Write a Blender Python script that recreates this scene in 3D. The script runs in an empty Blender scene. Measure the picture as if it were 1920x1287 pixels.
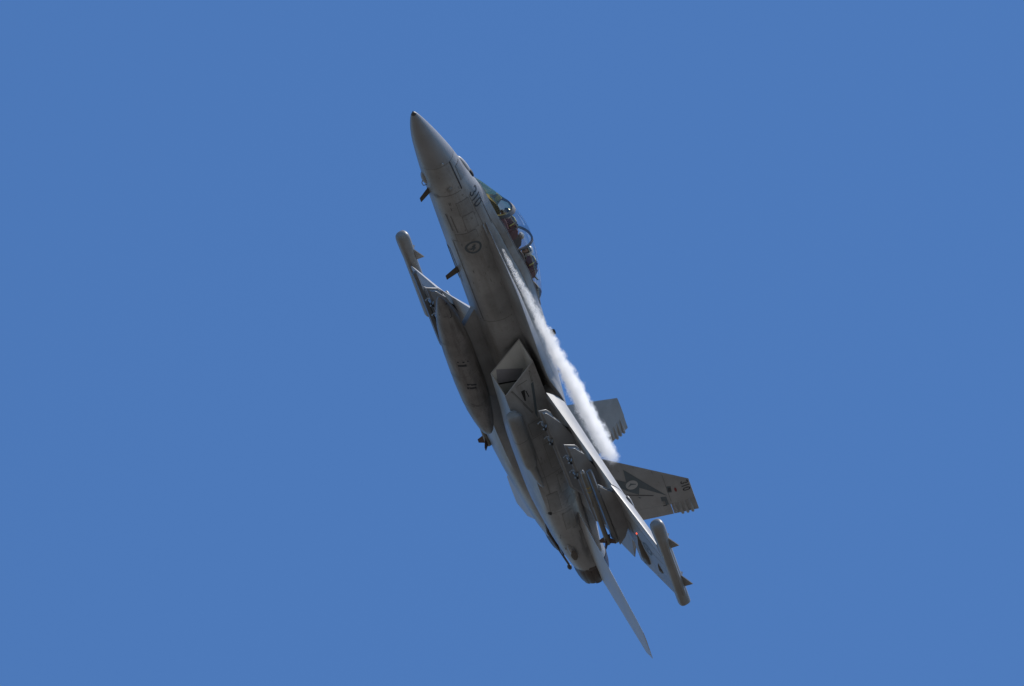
import bpy, bmesh, math, random
from mathutils import Vector, Matrix
from mathutils.bvhtree import BVHTree
rnd = random.Random(7)
scene = bpy.context.scene
COL = scene.collection
RAD = math.radians

# ------------------------------------------------------------------ camera, sky, sun, exposure
CAM_ELEV = 42.0
cam_data = bpy.data.cameras.new('camera')
cam = bpy.data.objects.new('camera', cam_data)
COL.objects.link(cam)
cam.location = (0, 0, 1.7)
cam.rotation_euler = (RAD(90 + CAM_ELEV), 0, 0)
cam_data.sensor_width = 36.0
cam_data.lens = 26000.0 / 1920.0 * 36.0
cam_data.clip_start = 1.0
cam_data.clip_end = 60000.0
scene.camera = cam

SUN_CAM = Vector((0.48, 0.66, -0.58)).normalized()      # right, up, towards the viewer
CAM_ROT = Matrix.Rotation(RAD(90 + CAM_ELEV), 3, 'X')
SUN_DIR = (CAM_ROT @ SUN_CAM).normalized()
sun_elev = math.asin(SUN_DIR.z)
sun_az = math.atan2(SUN_DIR.x, SUN_DIR.y)

world = bpy.data.worlds.new('World')
scene.world = world
world.use_nodes = True
wn = world.node_tree.nodes
wl = world.node_tree.links
wn.clear()
w_out = wn.new('ShaderNodeOutputWorld')
w_bg = wn.new('ShaderNodeBackground')
w_sky = wn.new('ShaderNodeTexSky')
w_sky.sky_type = 'NISHITA'
w_sky.sun_disc = False
w_sky.sun_elevation = sun_elev
w_sky.sun_rotation = sun_az
w_sky.altitude = 0
w_sky.air_density = 1.0
w_sky.dust_density = 0.0
w_sky.ozone_density = 10.0
w_bg.inputs['Strength'].default_value = 0.145
w_hue = wn.new('ShaderNodeHueSaturation')
w_hue.inputs['Saturation'].default_value = 1.06
wl.new(w_sky.outputs[0], w_hue.inputs['Color'])
wl.new(w_hue.outputs[0], w_bg.inputs['Color'])
wl.new(w_bg.outputs[0], w_out.inputs['Surface'])

sun_data = bpy.data.lights.new('sun', 'SUN')
sun_data.energy = 4.2
sun_data.angle = RAD(0.5)
sun_data.color = (1.0, 0.95, 0.88)
sun = bpy.data.objects.new('sun', sun_data)
COL.objects.link(sun)
sun.location = (0, 0, 500)
sun.rotation_euler = SUN_DIR.to_track_quat('Z', 'Y').to_euler()

scene.view_settings.view_transform = 'Standard'
scene.view_settings.look = 'None'
scene.view_settings.gamma = 1.0
scene.view_settings.use_curve_mapping = False
scene.view_settings.exposure = 0.0
scene.cycles.volume_bounces = 16
scene.cycles.transparent_max_bounces = 16
scene.cycles.max_bounces = 20

# ------------------------------------------------------------------ the jet's place in the sky
# jet frame: x aft from the nose tip, y to starboard, z up; metres
JR = Matrix(((0.24047436, -0.48943155, 0.83822959),
             (0.65663416, -0.55395545, -0.51182511),
             (0.7148452, 0.67349099, 0.18816539)))
JT = Vector((-2.48252163, -5.82790131, 349.16155357))
FLIP = Matrix(((1, 0, 0), (0, -1, 0), (0, 0, -1)))
M_JET = Matrix.Translation(Vector((0, 0, 1.7)) + CAM_ROT @ (FLIP @ JT)) @ (CAM_ROT @ FLIP @ JR).to_4x4()

# ------------------------------------------------------------------ materials
def nt(name):
    m = bpy.data.materials.new(name)
    m.use_nodes = True
    n = m.node_tree.nodes
    return m, n, m.node_tree.links, n['Principled BSDF']

def paint(name, col, rough=0.42, var=0.2, dirt=0.3, dirt_col=(0.10, 0.085, 0.07), stains=(), scale=1.0, spec=0.35, metal=0.0):
    """weathered paint: broad mottling, streaks along the airflow, fine speckle, stains with a place of their own"""
    m, n, l, b = nt(name)
    tc = n.new('ShaderNodeTexCoord')
    def noise(sc, det, rough_=0.6, stretch=None):
        nz = n.new('ShaderNodeTexNoise')
        nz.inputs['Scale'].default_value = sc
        nz.inputs['Detail'].default_value = det
        nz.inputs['Roughness'].default_value = rough_
        if stretch:
            mp = n.new('ShaderNodeMapping')
            mp.inputs['Scale'].default_value = stretch
            l.new(tc.outputs['Object'], mp.inputs['Vector'])
            l.new(mp.outputs[0], nz.inputs['Vector'])
        else:
            l.new(tc.outputs['Object'], nz.inputs['Vector'])
        return nz
    a = noise(1.1 * scale, 5)
    s = noise(2.2 * scale, 4, 0.65, (0.22, 1.6, 1.6))
    f = noise(14 * scale, 3)
    r1 = n.new('ShaderNodeMapRange')
    r1.inputs[1].default_value = 0.3; r1.inputs[2].default_value = 0.7
    r1.inputs[3].default_value = 1 - var; r1.inputs[4].default_value = 1 + var
    l.new(a.outputs['Fac'], r1.inputs[0])
    hsv = n.new('ShaderNodeHueSaturation')
    hsv.inputs['Color'].default_value = (*col, 1)
    l.new(r1.outputs[0], hsv.inputs['Value'])
    r2 = n.new('ShaderNodeMapRange')
    r2.inputs[1].default_value = 0.48; r2.inputs[2].default_value = 0.75
    r2.inputs[3].default_value = 0.0; r2.inputs[4].default_value = dirt
    l.new(s.outputs['Fac'], r2.inputs[0])
    mx = n.new('ShaderNodeMix'); mx.data_type = 'RGBA'
    l.new(r2.outputs[0], mx.inputs['Factor'])
    l.new(hsv.outputs[0], mx.inputs['A'])
    mx.inputs['B'].default_value = (*dirt_col, 1)
    last = mx.outputs['Result']
    r3 = n.new('ShaderNodeMapRange')
    r3.inputs[1].default_value = 0.55; r3.inputs[2].default_value = 0.8
    r3.inputs[3].default_value = 0.0; r3.inputs[4].default_value = dirt * 0.6
    l.new(f.outputs['Fac'], r3.inputs[0])
    mx2 = n.new('ShaderNodeMix'); mx2.data_type = 'RGBA'
    l.new(r3.outputs[0], mx2.inputs['Factor'])
    l.new(last, mx2.inputs['A']); mx2.inputs['B'].default_value = (*dirt_col, 1)
    last = mx2.outputs['Result']
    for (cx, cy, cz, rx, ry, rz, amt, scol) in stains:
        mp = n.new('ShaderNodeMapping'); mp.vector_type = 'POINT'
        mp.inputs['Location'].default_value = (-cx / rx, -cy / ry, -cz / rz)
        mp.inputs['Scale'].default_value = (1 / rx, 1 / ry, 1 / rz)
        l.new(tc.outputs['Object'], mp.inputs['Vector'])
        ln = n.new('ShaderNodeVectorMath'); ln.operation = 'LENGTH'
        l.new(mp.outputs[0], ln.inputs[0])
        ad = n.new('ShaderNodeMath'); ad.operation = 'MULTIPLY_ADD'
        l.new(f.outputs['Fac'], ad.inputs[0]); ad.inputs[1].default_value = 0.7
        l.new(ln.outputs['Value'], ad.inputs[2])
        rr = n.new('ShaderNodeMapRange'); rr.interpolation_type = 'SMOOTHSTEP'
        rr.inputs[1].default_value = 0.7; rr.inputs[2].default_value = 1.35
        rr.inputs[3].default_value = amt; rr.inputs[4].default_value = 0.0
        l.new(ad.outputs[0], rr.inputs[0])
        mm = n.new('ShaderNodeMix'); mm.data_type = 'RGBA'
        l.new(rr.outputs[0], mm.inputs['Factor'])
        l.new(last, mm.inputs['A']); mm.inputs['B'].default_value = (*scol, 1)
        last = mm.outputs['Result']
    l.new(last, b.inputs['Base Color'])
    rr = n.new('ShaderNodeMapRange')
    rr.inputs[3].default_value = rough - 0.1; rr.inputs[4].default_value = rough + 0.12
    l.new(a.outputs['Fac'], rr.inputs[0])
    l.new(rr.outputs[0], b.inputs['Roughness'])
    b.inputs['Specular IOR Level'].default_value = spec
    b.inputs['Metallic'].default_value = metal
    bp = n.new('ShaderNodeBump')
    bp.inputs['Strength'].default_value = 0.06; bp.inputs['Distance'].default_value = 0.05
    l.new(a.outputs['Fac'], bp.inputs['Height'])
    l.new(bp.outputs[0], b.inputs['Normal'])
    return m

def plain(name, col, rough=0.5, metal=0.0, spec=0.4, nscale=9.0, var=0.15):
    m, n, l, b = nt(name)
    tc = n.new('ShaderNodeTexCoord')
    nz = n.new('ShaderNodeTexNoise'); nz.inputs['Scale'].default_value = nscale; nz.inputs['Detail'].default_value = 3
    l.new(tc.outputs['Object'], nz.inputs['Vector'])
    mr = n.new('ShaderNodeMapRange'); mr.inputs[3].default_value = 1 - var; mr.inputs[4].default_value = 1 + var
    l.new(nz.outputs['Fac'], mr.inputs[0])
    h = n.new('ShaderNodeHueSaturation'); h.inputs['Color'].default_value = (*col, 1)
    l.new(mr.outputs[0], h.inputs['Value'])
    l.new(h.outputs[0], b.inputs['Base Color'])
    b.inputs['Roughness'].default_value = rough
    b.inputs['Metallic'].default_value = metal
    b.inputs['Specular IOR Level'].default_value = spec
    return m

G = (0.262, 0.262, 0.258)
DK = (0.06, 0.055, 0.05)
MAT = {
    'skin': paint('weathered_grey_paint', G, rough=0.42, var=0.26, dirt=0.6, spec=0.5, dirt_col=(0.105, 0.082, 0.062), stains=(
        (3.95, -0.6, 0.18, 0.30, 0.5, 0.17, 0.55, DK), (2.55, -0.5, 0.04, 0.14, 0.5, 0.12, 0.45, DK),
        (1.72, -0.45, 0.10, 0.13, 0.5, 0.09, 0.35, (0.4, 0.4, 0.4)), (2.75, -0.35, -0.28, 0.13, 0.4, 0.08, 0.6, DK),
        (6.9, -0.7, 0.0, 0.9, 0.6, 0.16, 0.22, DK), (5.6, -0.7, 0.35, 0.7, 0.5, 0.12, 0.2, DK))),
    'radome': paint('smooth_radome_paint', (0.235, 0.237, 0.242), rough=0.38, var=0.12, dirt=0.2, spec=0.5),
    'tip': plain('dark_radome_tip', (0.06, 0.055, 0.05), 0.35),
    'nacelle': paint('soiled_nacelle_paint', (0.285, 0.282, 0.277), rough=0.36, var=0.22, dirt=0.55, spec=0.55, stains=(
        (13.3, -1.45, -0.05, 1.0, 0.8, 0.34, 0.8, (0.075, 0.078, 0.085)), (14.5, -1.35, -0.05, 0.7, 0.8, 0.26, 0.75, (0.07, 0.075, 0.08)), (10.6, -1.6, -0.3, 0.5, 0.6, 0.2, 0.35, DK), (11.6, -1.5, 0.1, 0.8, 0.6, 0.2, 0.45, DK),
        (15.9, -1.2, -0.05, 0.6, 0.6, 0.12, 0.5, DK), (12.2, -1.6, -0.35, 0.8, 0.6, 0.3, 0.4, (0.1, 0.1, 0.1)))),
    'wing': paint('grey_wing_paint', (0.265, 0.266, 0.268), dirt=0.3),
    'flap': paint('pale_flap_paint', (0.36, 0.355, 0.35), dirt=0.15, var=0.08),
    'fin': paint('grey_fin_paint', (0.25, 0.248, 0.245), dirt=0.22),
    'tail': paint('grey_tailplane_paint', (0.43, 0.435, 0.44), dirt=0.12, var=0.07),
    'pod': paint('pod_paint', (0.25, 0.245, 0.235), dirt=0.3),
    'tank': paint('soiled_tank_paint', (0.185, 0.176, 0.17), dirt=0.85, var=0.3, scale=1.6, spec=0.5, dirt_col=(0.06, 0.05, 0.045)),
    'duct': paint('intake_paint', (0.62, 0.63, 0.61), dirt=0.15, var=0.06),
    'ductdark': plain('dark_intake_band', (0.30, 0.30, 0.33), 0.6),
    'dark': plain('dark_gap', (0.018, 0.017, 0.017), 0.7),
    'line': plain('panel_gap_line', (0.145, 0.14, 0.135), 0.7),
    'mark': plain('dark_grey_marking', (0.035, 0.037, 0.042), 0.55),
    'emblem': plain('blue_grey_emblem', (0.085, 0.105, 0.118), 0.55),
    'pale': plain('pale_grey_marking', (0.34, 0.34, 0.335), 0.55),
    'panel': paint('access_panel_paint', (0.245, 0.243, 0.236), dirt=0.4, scale=1.6),
    'dullpanel': plain('blue_grey_panel', (0.17, 0.18, 0.185), 0.5),
    'brown': paint('dark_brown_fairing', (0.085, 0.07, 0.055), dirt=0.3),  # dark brown all over, much darker than the wing paint
    'burnt': paint('burnt_nozzle_metal', (0.085, 0.068, 0.06), rough=0.42, dirt=0.5, metal=0.55, dirt_col=(0.03, 0.026, 0.024)),
    'red': plain('red_marking', (0.17, 0.018, 0.022), 0.5),
    'orange': plain('orange_mark', (0.5, 0.2, 0.02), 0.5),
    'metal': plain('worn_metal', (0.33, 0.33, 0.32), 0.35, 0.7),
    'missile': paint('missile_body_paint', (0.17, 0.155, 0.13), dirt=0.35),
    'rail': paint('dark_rail_paint', (0.15, 0.148, 0.142), dirt=0.4),
    'ochre': plain('ochre_band', (0.28, 0.2, 0.06), 0.5),
    'rust': plain('red_brown_fin', (0.085, 0.04, 0.025), 0.5),
    'cockpit': plain('dark_brown_cockpit_interior', (0.07, 0.05, 0.042), 0.7),
    'seat': plain('dark_maroon_seat_fabric', (0.13, 0.052, 0.058), 0.8),
    'yellow': plain('yellow_black_handle', (0.55, 0.48, 0.12), 0.5),
    'suit': plain('dark_flight_suit', (0.06, 0.055, 0.05), 0.85),
    'harness': plain('olive_harness_vest', (0.11, 0.10, 0.06), 0.85),
    'helmet': plain('light_grey_helmet', (0.55, 0.54, 0.52), 0.3),
    'visor': plain('dark_visor', (0.015, 0.015, 0.02), 0.08, 0.0, 0.8),
    'skinface': plain('face_skin', (0.45, 0.28, 0.2), 0.55),
    'frame': plain('canopy_frame_paint', (0.06, 0.062, 0.066), 0.5),
    'hudglass': plain('green_gold_combiner', (0.45, 0.5, 0.16), 0.2, 0.0, 0.6),
    'ground': None,
}

def emissive(name, col, strength):
    m, n, l, b = nt(name)
    b.inputs['Base Color'].default_value = (*col, 1)
    b.inputs['Emission Color'].default_value = (*col, 1)
    b.inputs['Emission Strength'].default_value = strength
    return m
MAT['lamp'] = emissive('lit_red_lamp', (1.0, 0.10, 0.04), 1.8)

def glass(name, tint, refl):
    m = bpy.data.materials.new(name); m.use_nodes = True
    n = m.node_tree.nodes; l = m.node_tree.links; n.clear()
    out = n.new('ShaderNodeOutputMaterial')
    tr = n.new('ShaderNodeBsdfTransparent'); tr.inputs[0].default_value = (*tint, 1)
    gl = n.new('ShaderNodeBsdfGlossy'); gl.inputs['Roughness'].default_value = 0.03
    gl.inputs['Color'].default_value = (0.9, 0.92, 0.95, 1)
    fr = n.new('ShaderNodeLayerWeight'); fr.inputs['Blend'].default_value = 0.35
    tc = n.new('ShaderNodeTexCoord')
    nz = n.new('ShaderNodeTexNoise'); nz.inputs['Scale'].default_value = 3.0
    l.new(tc.outputs['Object'], nz.inputs['Vector'])
    mu = n.new('ShaderNodeMath'); mu.operation = 'MULTIPLY_ADD'
    l.new(fr.outputs['Fresnel'], mu.inputs[0]); mu.inputs[1].default_value = refl
    m2 = n.new('ShaderNodeMath'); m2.operation = 'MULTIPLY'; m2.inputs[1].default_value = 0.06
    l.new(nz.outputs['Fac'], m2.inputs[0]); l.new(m2.outputs[0], mu.inputs[2])
    mx = n.new('ShaderNodeMixShader')
    l.new(mu.outputs[0], mx.inputs[0]); l.new(tr.outputs[0], mx.inputs[1]); l.new(gl.outputs[0], mx.inputs[2])
    l.new(mx.outputs[0], out.inputs[0])
    return m
MAT['canopy'] = glass('clear_canopy_glass', (0.93, 0.95, 0.96), 0.32)
MAT['windscreen'] = glass('greenish_windscreen_glass', (0.90, 0.86, 0.54), 0.38)

# ------------------------------------------------------------------ builders
JET = bpy.data.objects.new('fighter_jet', None)
COL.objects.link(JET)
JET.matrix_world = M_JET
JET.empty_display_size = 1.0
JET['label'] = 'grey two seat fighter jet climbing nose up against clear blue sky'
JET['category'] = 'fighter jet'

def finish(name, bm, mat, parent, smooth=38, recalc=True):
    if recalc:
        bmesh.ops.recalc_face_normals(bm, faces=bm.faces)
    me = bpy.data.meshes.new(name)
    bm.to_mesh(me); bm.free()
    mats = mat if isinstance(mat, (list, tuple)) else [mat]
    for k in mats:
        me.materials.append(MAT[k])
    if smooth:
        me.polygons.foreach_set('use_smooth', [True] * len(me.polygons))
        me.set_sharp_from_angle(angle=RAD(smooth))
    o = bpy.data.objects.new(name, me)
    COL.objects.link(o)
    o.parent = parent
    return o

def add_loft(bm, rings, caps=(True, True), closed=True, mi=0):
    vs = [[bm.verts.new(p) for p in r] for r in rings]
    n = len(rings[0])
    for a, b in zip(vs[:-1], vs[1:]):
        for i in range(n if closed else n - 1):
            j = (i + 1) % n
            try:
                f = bm.faces.new((a[i], a[j], b[j], b[i])); f.material_index = mi
            except ValueError:
                pass
    if closed:
        if caps[0]:
            f = bm.faces.new(vs[0]); f.material_index = mi
        if caps[1]:
            f = bm.faces.new(vs[-1]); f.material_index = mi
    return vs

def loft(name, rings, mat, parent=JET, caps=(True, True), closed=True, smooth=38, recalc=True):
    bm = bmesh.new()
    add_loft(bm, rings, caps, closed)
    return finish(name, bm, mat, parent, smooth, recalc)

def lerp(tab, x):
    if x <= tab[0][0]:
        return tab[0][1:]
    for a, b in zip(tab[:-1], tab[1:]):
        if x <= b[0]:
            t = (x - a[0]) / (b[0] - a[0])
            return tuple(p + (q - p) * t for p, q in zip(a[1:], b[1:]))
    return tab[-1][1:]

def smooth_lerp(tab, x):
    """Catmull-Rom through a table"""
    n = len(tab)
    if x <= tab[0][0]: return tab[0][1:]
    if x >= tab[-1][0]: return tab[-1][1:]
    for i in range(n - 1):
        if x <= tab[i + 1][0]:
            x0, x1 = tab[i][0], tab[i + 1][0]
            h = x1 - x0; t = (x - x0) / h
            out = []
            for k in range(1, len(tab[0])):
                p0, p1 = tab[i][k], tab[i + 1][k]
                d = (p1 - p0) / h
                dl = (p0 - tab[i - 1][k]) / (x0 - tab[i - 1][0]) if i > 0 else d
                dr = (tab[i + 2][k] - p1) / (tab[i + 2][0] - x1) if i + 2 < n else d
                m0 = (dl + d) / 2 if dl * d > 0 else 0.0
                m1 = (dr + d) / 2 if dr * d > 0 else 0.0
                if i == 0: m0 = d
                if i + 2 >= n: m1 = d
                out.append((2*t**3-3*t**2+1)*p0 + (t**3-2*t**2+t)*h*m0 + (-2*t**3+3*t**2)*p1 + (t**3-t**2)*h*m1)
            return tuple(out)

def sup(c, n):
    return math.copysign(abs(c) ** (2.0 / n), c)

def tube_rings(pts, radii, n=10):
    rings = []
    for i, p in enumerate(pts):
        p = Vector(p)
        d = Vector(pts[min(i + 1, len(pts) - 1)]) - Vector(pts[max(i - 1, 0)])
        d.normalize()
        u = d.cross(Vector((0, 0, 1)) if abs(d.z) < 0.9 else Vector((0, 1, 0))).normalized()
        v = d.cross(u)
        r = radii[i] if isinstance(radii, (list, tuple)) else radii
        rings.append([tuple(p + r * (math.cos(2*math.pi*k/n) * u + math.sin(2*math.pi*k/n) * v)) for k in range(n)])
    return rings

def revolve(name, prof, axis_y, axis_z, mat, parent, n=28, sy=1.0, sz=1.0, k=1.0, smooth=38):
    """prof: (x, r) along x; k<1 squares the section"""
    rings = []
    for x, r in prof:
        ring = []
        for i in range(n):
            a = 2 * math.pi * i / n
            e = 2 + (1 - k) * 4
            ring.append((x, axis_y + r * sy * sup(math.cos(a), e), axis_z + r * sz * sup(math.sin(a), e)))
        rings.append(ring)
    return loft(name, rings, mat, parent, smooth=smooth)

def add_box(bm, c, s, rot=None, mi=0):
    m = Matrix.Translation(c) @ (rot.to_4x4() if rot else Matrix.Identity(4)) @ Matrix.Diagonal((*s, 1))
    r = bmesh.ops.create_cube(bm, size=1.0, matrix=m)
    for v in r['verts']:
        for f in v.link_faces:
            f.material_index = mi

def prism(bm, poly, off0, off1, mi=0):
    """closed solid between a polygon moved by off0 and by off1"""
    a = [bm.verts.new(Vector(p) + Vector(off0)) for p in poly]
    b = [bm.verts.new(Vector(p) + Vector(off1)) for p in poly]
    n = len(poly)
    fs = [bm.faces.new(a), bm.faces.new(b[::-1])]
    for i in range(n):
        fs.append(bm.faces.new((a[i], b[i], b[(i + 1) % n], a[(i + 1) % n])))
    for f in fs: f.material_index = mi

# ------------------------------------------------------------------ ground far below (lights the belly)
def ground():
    m, n, l, b = nt('dry_grass_ground')
    tc = n.new('ShaderNodeTexCoord')
    nz = n.new('ShaderNodeTexNoise'); nz.inputs['Scale'].default_value = 0.006; nz.inputs['Detail'].default_value = 8
    l.new(tc.outputs['Object'], nz.inputs['Vector'])
    cr = n.new('ShaderNodeValToRGB')
    cr.color_ramp.elements[0].position = 0.3; cr.color_ramp.elements[0].color = (0.090, 0.082, 0.068, 1)
    cr.color_ramp.elements[1].position = 0.7; cr.color_ramp.elements[1].color = (0.142, 0.127, 0.105, 1)
    l.new(nz.outputs['Fac'], cr.inputs[0]); l.new(cr.outputs[0], b.inputs['Base Color'])
    b.inputs['Roughness'].default_value = 0.95
    MAT['ground'] = m
    bm = bmesh.new()
    rings = [0.5, 40, 160, 400, 900, 2000, 5000, 12000, 25000]
    n_ = 64
    vs = [[bm.verts.new((r * math.cos(2*math.pi*i/n_), r * math.sin(2*math.pi*i/n_), 0)) for i in range(n_)] for r in rings]
    bm.faces.new(vs[0])
    for a, c in zip(vs[:-1], vs[1:]):
        for i in range(n_):
            bm.faces.new((a[i], c[i], c[(i+1) % n_], a[(i+1) % n_]))
    o = finish('ground', bm, 'ground', None)
    o['kind'] = 'structure'
ground()

# ------------------------------------------------------------------ fuselage
# x : half width, z of widest line, top, bottom, top exponent, bottom exponent
FUS = [
    (0.00, 0.010, -0.01, 0.004, -0.03, 2.0, 2.0),
    (0.06, 0.060, -0.01, 0.050, -0.075, 2.0, 2.0),
    (0.30, 0.155, -0.015, 0.155, -0.165, 2.0, 2.0),
    (0.77, 0.280, 0.02, 0.315, -0.258, 2.0, 2.0),
    (1.25, 0.370, 0.07, 0.460, -0.298, 2.0, 2.0),
    (1.83, 0.455, 0.13, 0.615, -0.322, 2.05, 2.1),
    (2.25, 0.510, 0.17, 0.700, -0.33, 2.1, 2.2),
    (3.00, 0.580, 0.24, 0.860, -0.33, 2.2, 2.3),
    (3.40, 0.605, 0.27, 0.955, -0.33, 2.4, 2.3),
    (4.00, 0.640, 0.31, 0.980, -0.33, 2.9, 2.4),
    (4.60, 0.665, 0.34, 1.045, -0.33, 3.2, 2.4),
    (5.76, 0.700, 0.36, 1.160, -0.325, 3.2, 2.4),
    (6.70, 0.715, 0.38, 1.270, -0.325, 3.0, 2.4),
    (7.50, 0.735, 0.40, 1.310, -0.325, 2.6, 2.5),
    (8.40, 0.76, 0.42, 1.365, -0.32, 2.2, 2.6),
    (10.0, 0.78, 0.44, 1.250, -0.32, 2.0, 2.6),
    (11.1, 0.78, 0.44, 1.170, -0.32, 2.0, 2.6),
    (12.5, 0.76, 0.42, 1.060, -0.30, 2.0, 2.6),
    (14.5, 0.70, 0.38, 0.860, -0.28, 2.0, 2.4),
    (16.3, 0.55, 0.30, 0.560, -0.20, 2.0, 2.2),
    (17.0, 0.35, 0.25, 0.380, 0.05, 2.0, 2.0),
]
def fus_ring(x, n=48):
    w, zc, zt, zb, nt_, nb = smooth_lerp(FUS, x)
    ring = []
    for i in range(n):
        a = 2 * math.pi * i / n
        c, s = math.cos(a), math.sin(a)
        e = nt_ if s >= 0 else nb
        h = (zt - zc) if s >= 0 else (zc - zb)
        ring.append((x, w * sup(c, e), zc + h * sup(s, e)))
    return ring
xs_nose = [0.0, 0.02, 0.06, 0.12, 0.2, 0.3, 0.45, 0.6, 0.77, 1.0, 1.25, 1.5, 1.78]
xs_body = [1.78, 2.0, 2.25, 2.6, 3.0, 3.2, 3.4, 3.7, 4.0, 4.3, 4.6, 5.0, 5.4, 5.76, 6.2, 6.7, 7.1, 7.5, 8.0, 8.4, 9.0, 9.5, 10, 10.6, 11.1, 11.8, 12.5, 13.5, 14.5, 15.4, 16.3, 17.0]
radome = loft('radome', [fus_ring(x) for x in xs_nose], 'radome', caps=(True, False))
fuselage = loft('fuselage', [fus_ring(x) for x in xs_body], 'skin', caps=(False, True))
def tip_ring(x, grow):
    return [(x, y * grow, -0.012 + (z + 0.012) * grow) for (_, y, z) in fus_ring(x)]
loft('nose_tip', [[(-0.03, y * 0.5, -0.012 + (z + 0.012) * 0.5) for (_, y, z) in fus_ring(0.0)]] + [tip_ring(x, 1.03) for x in (0.0, 0.02, 0.05, 0.075)], 'tip', radome)

def bvh_of(*objs):
    vs, fs = [], []
    for o in objs:
        k = len(vs)
        vs += [v.co.copy() for v in o.data.vertices]
        fs += [[i + k for i in p.vertices] for p in o.data.polygons]
    return BVHTree.FromPolygons(vs, fs)

def decal(name, faces2d, mat, target, parent, to3d, direction, off=0.007, cuts=2, label=None, back=4.0):
    """flat pieces given as 2D polygons, laid on the real surface by casting along `direction`"""
    d = Vector(direction).normalized()
    bm = bmesh.new()
    for poly in faces2d:
        vs = [bm.verts.new(to3d(p)) for p in poly]
        try: bm.faces.new(vs)
        except ValueError: pass
    if cuts:
        bmesh.ops.triangulate(bm, faces=[f for f in bm.faces if len(f.verts) > 4])
        for _ in range(cuts):
            bmesh.ops.subdivide_edges(bm, edges=[e for e in bm.edges if e.calc_length() > 0.05], cuts=1, use_grid_fill=True)
    bad = []
    for v in bm.verts:
        hit, nor, idx, dist = target.ray_cast(v.co - d * back, d)
        if hit is None:
            bad.append(v); continue
        if nor.dot(d) > 0: nor = -nor
        v.co = hit + nor * off
    if bad:
        bmesh.ops.delete(bm, geom=bad, context='VERTS')
    if not bm.faces:
        bm.free(); return None
    o = finish(name, bm, mat, parent, smooth=60)
    if label: o['label'] = label
    if name == 'stencil': o['kind'] = 'stuff'
    return o

def side(p): return Vector((p[0], -4.0, p[1]))
def seg(a, b, w):
    a, b = Vector(a), Vector(b)
    d = (b - a).normalized(); nrm = Vector((-d.y, d.x)) * w / 2
    k = max(1, int((b - a).length / 0.2))
    out = []
    for i in range(k):
        p = a + (b - a) * i / k; q = a + (b - a) * (i + 1) / k
        out.append([tuple(p + nrm), tuple(q + nrm), tuple(q - nrm), tuple(p - nrm)])
    return out
def pathseg(pts, w, closed=False):
    """stroke of even width with mitred joints"""
    P = [Vector(p) for p in pts]; n = len(P); L_, R_ = [], []
    for i in range(n):
        a = P[i - 1] if (i > 0 or closed) else P[i]
        b = P[(i + 1) % n] if (i < n - 1 or closed) else P[i]
        d1 = (P[i] - a); d2 = (b - P[i])
        if d1.length < 1e-9: d1 = d2
        if d2.length < 1e-9: d2 = d1
        d1 = d1.normalized(); d2 = d2.normalized()
        t = (d1 + d2).normalized(); nr = Vector((-t.y, t.x))
        k = w / 2 / max(0.5, t.dot(d1))
        L_.append(P[i] + nr * k); R_.append(P[i] - nr * k)
    out = []
    for i in range(n if closed else n - 1):
        j = (i + 1) % n
        out.append([tuple(L_[i]), tuple(L_[j]), tuple(R_[j]), tuple(R_[i])])
    return out
def arc(cx, cz, rx, rz, a0, a1, n=10):
    return [(cx + rx * math.cos(RAD(a0 + (a1 - a0) * i / n)), cz + rz * math.sin(RAD(a0 + (a1 - a0) * i / n))) for i in range(n + 1)]
def digits_310(x, z, h, sw, gap=1.0):
    """the number 310 with its lower left corner at x, z (x aft, z up)"""
    w = h * 0.56
    r = h * 0.26
    out = []
    # 3: open rounded figure
    out += pathseg(arc(x + w/2, z + h*0.745, w/2 - sw/2, h*0.255 - sw/2, 165, -75, 12), sw)
    out += pathseg(arc(x + w/2, z + h*0.26, w/2 - sw/2, h*0.26 - sw/2, 80, -165, 12), sw)
    x1 = x + w + h * 0.30 * gap
    out += seg((x1, z), (x1, z + h), sw)
    x2 = x1 + h * 0.30 * gap
    a, b = x2 + w/2, z + h/2
    pts = arc(a + w/2 - sw/2 - r, z + h - sw/2 - r, r, r, 0, 90, 5) + arc(x2 + sw/2 + r, z + h - sw/2 - r, r, r, 90, 180, 5) \
        + arc(x2 + sw/2 + r, z + sw/2 + r, r, r, 180, 270, 5) + arc(a + w/2 - sw/2 - r, z + sw/2 + r, r, r, 270, 360, 5)
    out += pathseg(pts, sw, closed=True)
    return out
def disc(cx, cz, rx, rz=None, n=20):
    rz = rz or rx
    return [[(cx, cz), (cx + rx*math.cos(2*math.pi*i/n), cz + rz*math.sin(2*math.pi*i/n)), (cx + rx*math.cos(2*math.pi*(i+1)/n), cz + rz*math.sin(2*math.pi*(i+1)/n))] for i in range(n)]
def ring2(cx, cz, r0, r1, n=36):
    out = []
    for i in range(n):
        a, b = 2*math.pi*i/n, 2*math.pi*(i+1)/n
        out.append([(cx+r0*math.cos(a), cz+r0*math.sin(a)), (cx+r1*math.cos(a), cz+r1*math.sin(a)), (cx+r1*math.cos(b), cz+r1*math.sin(b)), (cx+r0*math.cos(b), cz+r0*math.sin(b))])
    return out

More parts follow.
